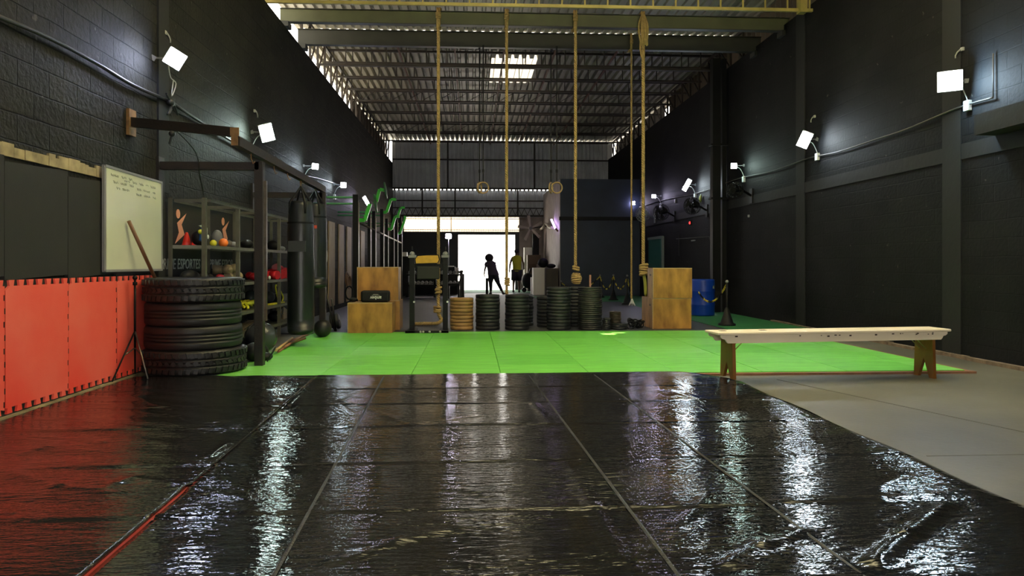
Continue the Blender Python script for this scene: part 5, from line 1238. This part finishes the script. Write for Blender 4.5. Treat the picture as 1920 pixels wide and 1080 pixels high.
# vertical thin lamp chains / pole between stacks
# ================================================================== PEOPLE
def person(name, label, loc, J, skin, parts, heading=0):
    """J: dict joint->(x,y,z,r); skeleton grown with Skin modifier"""
    r = thing(name, label, 'person', loc)
    E = [('pelvis', 'waist'), ('waist', 'chest'), ('chest', 'neck'), ('neck', 'jaw'), ('jaw', 'head'), ('head', 'crown')]
    for s in 'LR':
        E += [('chest', 'sh'+s), ('sh'+s, 'el'+s), ('el'+s, 'wr'+s), ('wr'+s, 'pa'+s), ('pelvis', 'hp'+s), ('hp'+s, 'kn'+s), ('kn'+s, 'an'+s), ('an'+s, 'he'+s), ('an'+s, 'to'+s)]
    for s in 'LR':
        pa = Vector(J['pa'+s][:3]); wr = Vector(J['wr'+s][:3]); d = (pa-wr).normalized(); a, b = frame_from(d)
        for k, ln in enumerate((.062, .07, .066, .052)):
            off = a*(k-1.5)*.019; J['f%d%s' % (k, s)] = (*(pa+off+d*ln*.5), .0085); J['g%d%s' % (k, s)] = (*(pa+off*1.1+d*ln*.85+b*.015), .007)
            E += [('pa'+s, 'f%d%s' % (k, s)), ('f%d%s' % (k, s), 'g%d%s' % (k, s))]
        J['th'+s] = (*(wr.lerp(pa, .5)+a*.04), .009); J['tt'+s] = (*(wr.lerp(pa, .9)+a*.055), .008); E += [('wr'+s, 'th'+s), ('th'+s, 'tt'+s)]
    names = list(J); idx = {n_: i for i, n_ in enumerate(names)}
    me = bpy.data.meshes.new('body'); me.from_pydata([J[n_][:3] for n_ in names], [(idx[a], idx[b]) for a, b in E], []); me.materials.append(skin)
    o = bpy.data.objects.new('body', me); COL.objects.link(o); o.parent = r
    sk = o.modifiers.new('skin', 'SKIN'); sv = me.skin_vertices[0].data if me.skin_vertices else None
    if sv is None:
        bpy.context.view_layer.update(); me.attributes; 
        bpy.context.view_layer.objects.active = o
        bpy.ops.mesh.customdata_skin_add() ; sv = me.skin_vertices[0].data
    for i, n_ in enumerate(names):
        rr_ = J[n_][3]; sv[i].radius = (rr_, rr_*(J[n_][4] if len(J[n_]) > 4 else 1)); sv[i].use_root = (n_ == 'pelvis')
    ss = o.modifiers.new('sub', 'SUBSURF'); ss.levels = 1; ss.render_levels = 2
    o['person_body'] = 1
    hd = Vector(J['head'][:3])
    for pn, mb, mm in parts(J): 
        q_ = mb.build(pn, mm, None, org=(0, 0, 0)); q_.parent = r; q_.location = (0, 0, 0)
    r.rotation_euler = (0, 0, heading)
    return r
def V3(J, n): return Vector(J[n][:3])
# man: back towards the camera, mid step
J = {'pelvis': (0, 0, .86, .13, .8), 'waist': (0, 0, 1.0, .125, .75), 'chest': (0, -.01, 1.22, .15, .7), 'neck': (0, 0, 1.38, .05), 'jaw': (0, .02, 1.44, .06), 'head': (0, .015, 1.52, .085, 1.1), 'crown': (0, .01, 1.58, .06),
     'shL': (-.17, 0, 1.33, .052), 'elL': (-.25, .0, 1.07, .04), 'wrL': (-.27, -.06, .84, .027), 'paL': (-.27, -.07, .77, .03, .5),
     'shR': (.17, 0, 1.33, .052), 'elR': (.25, .02, 1.08, .04), 'wrR': (.24, .16, .92, .027), 'paR': (.23, .21, .88, .03, .5),
     'hpL': (-.09, 0, .80, .09), 'knL': (-.12, .02, .44, .055), 'anL': (-.13, 0, .09, .037), 'heL': (-.13, -.04, .035, .03), 'toL': (-.14, .14, .025, .028),
     'hpR': (.09, 0, .80, .09), 'knR': (.08, .05, .44, .055), 'anR': (.09, -.04, .09, .037), 'heR': (.09, -.08, .035, .03), 'toR': (.10, .10, .025, .028)}
def man_parts(J):
    m = MB(); n = 20; out = []
    rings = [(.80, .165, .125), (.95, .155, .12), (1.1, .165, .125), (1.25, .185, .13), (1.33, .19, .115), (1.375, .12, .085), (1.40, .065, .06)]
    vs = []; 
    for z, a, b in rings:
        for k in range(n): t = 2*math.pi*k/n; vs.append((a*math.cos(t), b*math.sin(t), z))
    fs = [(i*n+k, i*n+(k+1) % n, (i+1)*n+(k+1) % n, (i+1)*n+k) for i in range(len(rings)-1) for k in range(n)]
    m.add(vs, fs, True); out.append(('jersey', m, M_vest))
    m = MB()
    for s in 'LR': m.tube([V3(J, 'hp'+s)+Vector((0, 0, .06)), V3(J, 'hp'+s).lerp(V3(J, 'kn'+s), .5), V3(J, 'hp'+s).lerp(V3(J, 'kn'+s), .95)], [.12, .105, .10], 16)
    m.ball((0, 0, .84), .16, (1, .8, .7)); out.append(('shorts', m, M_short))
    m = MB(); m.ball(V3(J, 'head')+Vector((0, -.01, .035)), .098, (.95, 1.05, 1)); out.append(('hair', m, M_hair))
    for s in 'LR': out.append(('shoe', MB().ball(V3(J, 'an'+s)+Vector((0, .04, -.04)), .055, (.8, 2.0, .75)), M_black))
    m = MB(); h = V3(J, 'head')
    for x in (-.085, .085): m.ball(h+Vector((x, 0, 0)), .022, (.5, .8, 1.3))
    m.ball(h+Vector((0, .095, -.01)), .016, (.8, 1.2, 1.4)); m.ball(h+Vector((0, .09, -.055)), .02, (1.3, .5, .4)); out.append(('face_features', m, M_skin2))
    m = MB()
    for x in (-.03, .03): m.ball(h+Vector((x, .088, .015)), .012)
    out.append(('eyes', m, M_white)); return out
pm = onZ(969, 549, .02)
person('person', 'man in a yellow jersey and dark shorts seen from behind near the doorway', (pm.x, pm.y, .026), J, M_skin2, man_parts, heading=-.15)
# woman: leaning forward to the left, one leg stretched out
J = {'pelvis': (.06, 0, .78, .12, .85), 'waist': (.02, .0, .90, .095, .8), 'chest': (-.02, -.01, 1.07, .12, .75), 'neck': (-.05, 0, 1.18, .05), 'jaw': (-.07, -.01, 1.225, .055), 'head': (-.08, -.015, 1.28, .075, 1.1), 'crown': (-.085, -.015, 1.33, .05),
     'shL': (-.15, -.04, 1.12, .045), 'elL': (-.215, -.08, .92, .033), 'wrL': (-.25, -.12, .74, .023), 'paL': (-.24, -.13, .67, .026, .5),
     'shR': (.10, .04, 1.13, .045), 'elR': (.10, .1, .95, .033), 'wrR': (.0, .2, .85, .023), 'paR': (-.05, .22, .82, .026, .5),
     'hpL': (.0, .02, .72, .09), 'knL': (-.02, .02, .40, .05), 'anL': (-.01, .03, .09, .034), 'heL': (.0, .06, .03, .026), 'toL': (-.05, -.09, .022, .024),
     'hpR': (.13, 0, .72, .09), 'knR': (.25, .0, .40, .05), 'anR': (.40, .02, .09, .034), 'heR': (.41, .05, .03, .026), 'toR': (.47, -.05, .022, .024)}
def wom_parts(J):
    out = []; n = 18; rings = [(0.08, .70, .20, .16), (.06, .80, .185, .15), (.03, .91, .165, .13), (.0, 1.03, .175, .135), (-.025, 1.13, .17, .12), (-.045, 1.19, .11, .08), (-.055, 1.215, .065, .06)]
    vs = []
    for x, z, a, b in rings:
        for k in range(n): t = 2*math.pi*k/n; vs.append((x+a*math.cos(t), b*math.sin(t), z))
    m = MB(); m.add(vs, [(i*n+k, i*n+(k+1) % n, (i+1)*n+(k+1) % n, (i+1)*n+k) for i in range(len(rings)-1) for k in range(n)], True)
    for s in 'LR': m.tube([V3(J, 'sh'+s), V3(J, 'sh'+s).lerp(V3(J, 'el'+s), .55)], [.07, .06], 12)
    out.append(('t_shirt', m, M_shirt)); m = MB()
    for s in 'LR': m.tube([V3(J, 'hp'+s)+Vector((0, 0, .03)), V3(J, 'hp'+s).lerp(V3(J, 'kn'+s), .6), V3(J, 'kn'+s), V3(J, 'kn'+s).lerp(V3(J, 'an'+s), .8)], [.12, .098, .07, .052], 14)
    out.append(('leggings', m, M_short)); m = MB(); h = V3(J, 'head')
    m.ball(h+Vector((.01, .02, .02)), .15, (1, 1, .95)); m.ball(h+Vector((.06, .02, -.03)), .085); out.append(('curly_hair', m, M_hair))
    
    for s in 'LR': out.append(('shoe', MB().ball(V3(J, 'an'+s).lerp(V3(J, 'to'+s), .5)+Vector((0, 0, -.01)), .045, (1.3, 1.5, .8)), M_black))
    m = MB()
    m.ball(h+Vector((-.085, -.05, -.01)), .016, (1.3, 1, 1.3)); m.ball(h+Vector((-.075, -.05, -.05)), .018, (.6, 1.2, .4)); out.append(('face_features', m, M_skin)); m = MB()
    m.ball(h+Vector((-.082, -.02, .015)), .011).ball(h+Vector((-.05, -.072, .015)), .011); out.append(('eyes', m, M_white)); return out
pw = onZ(921, 553, .02)
person('person', 'curly haired woman in dark clothes leaning forward, legs apart, in the doorway light', (pw.x, pw.y, .02), J, M_skin, wom_parts)
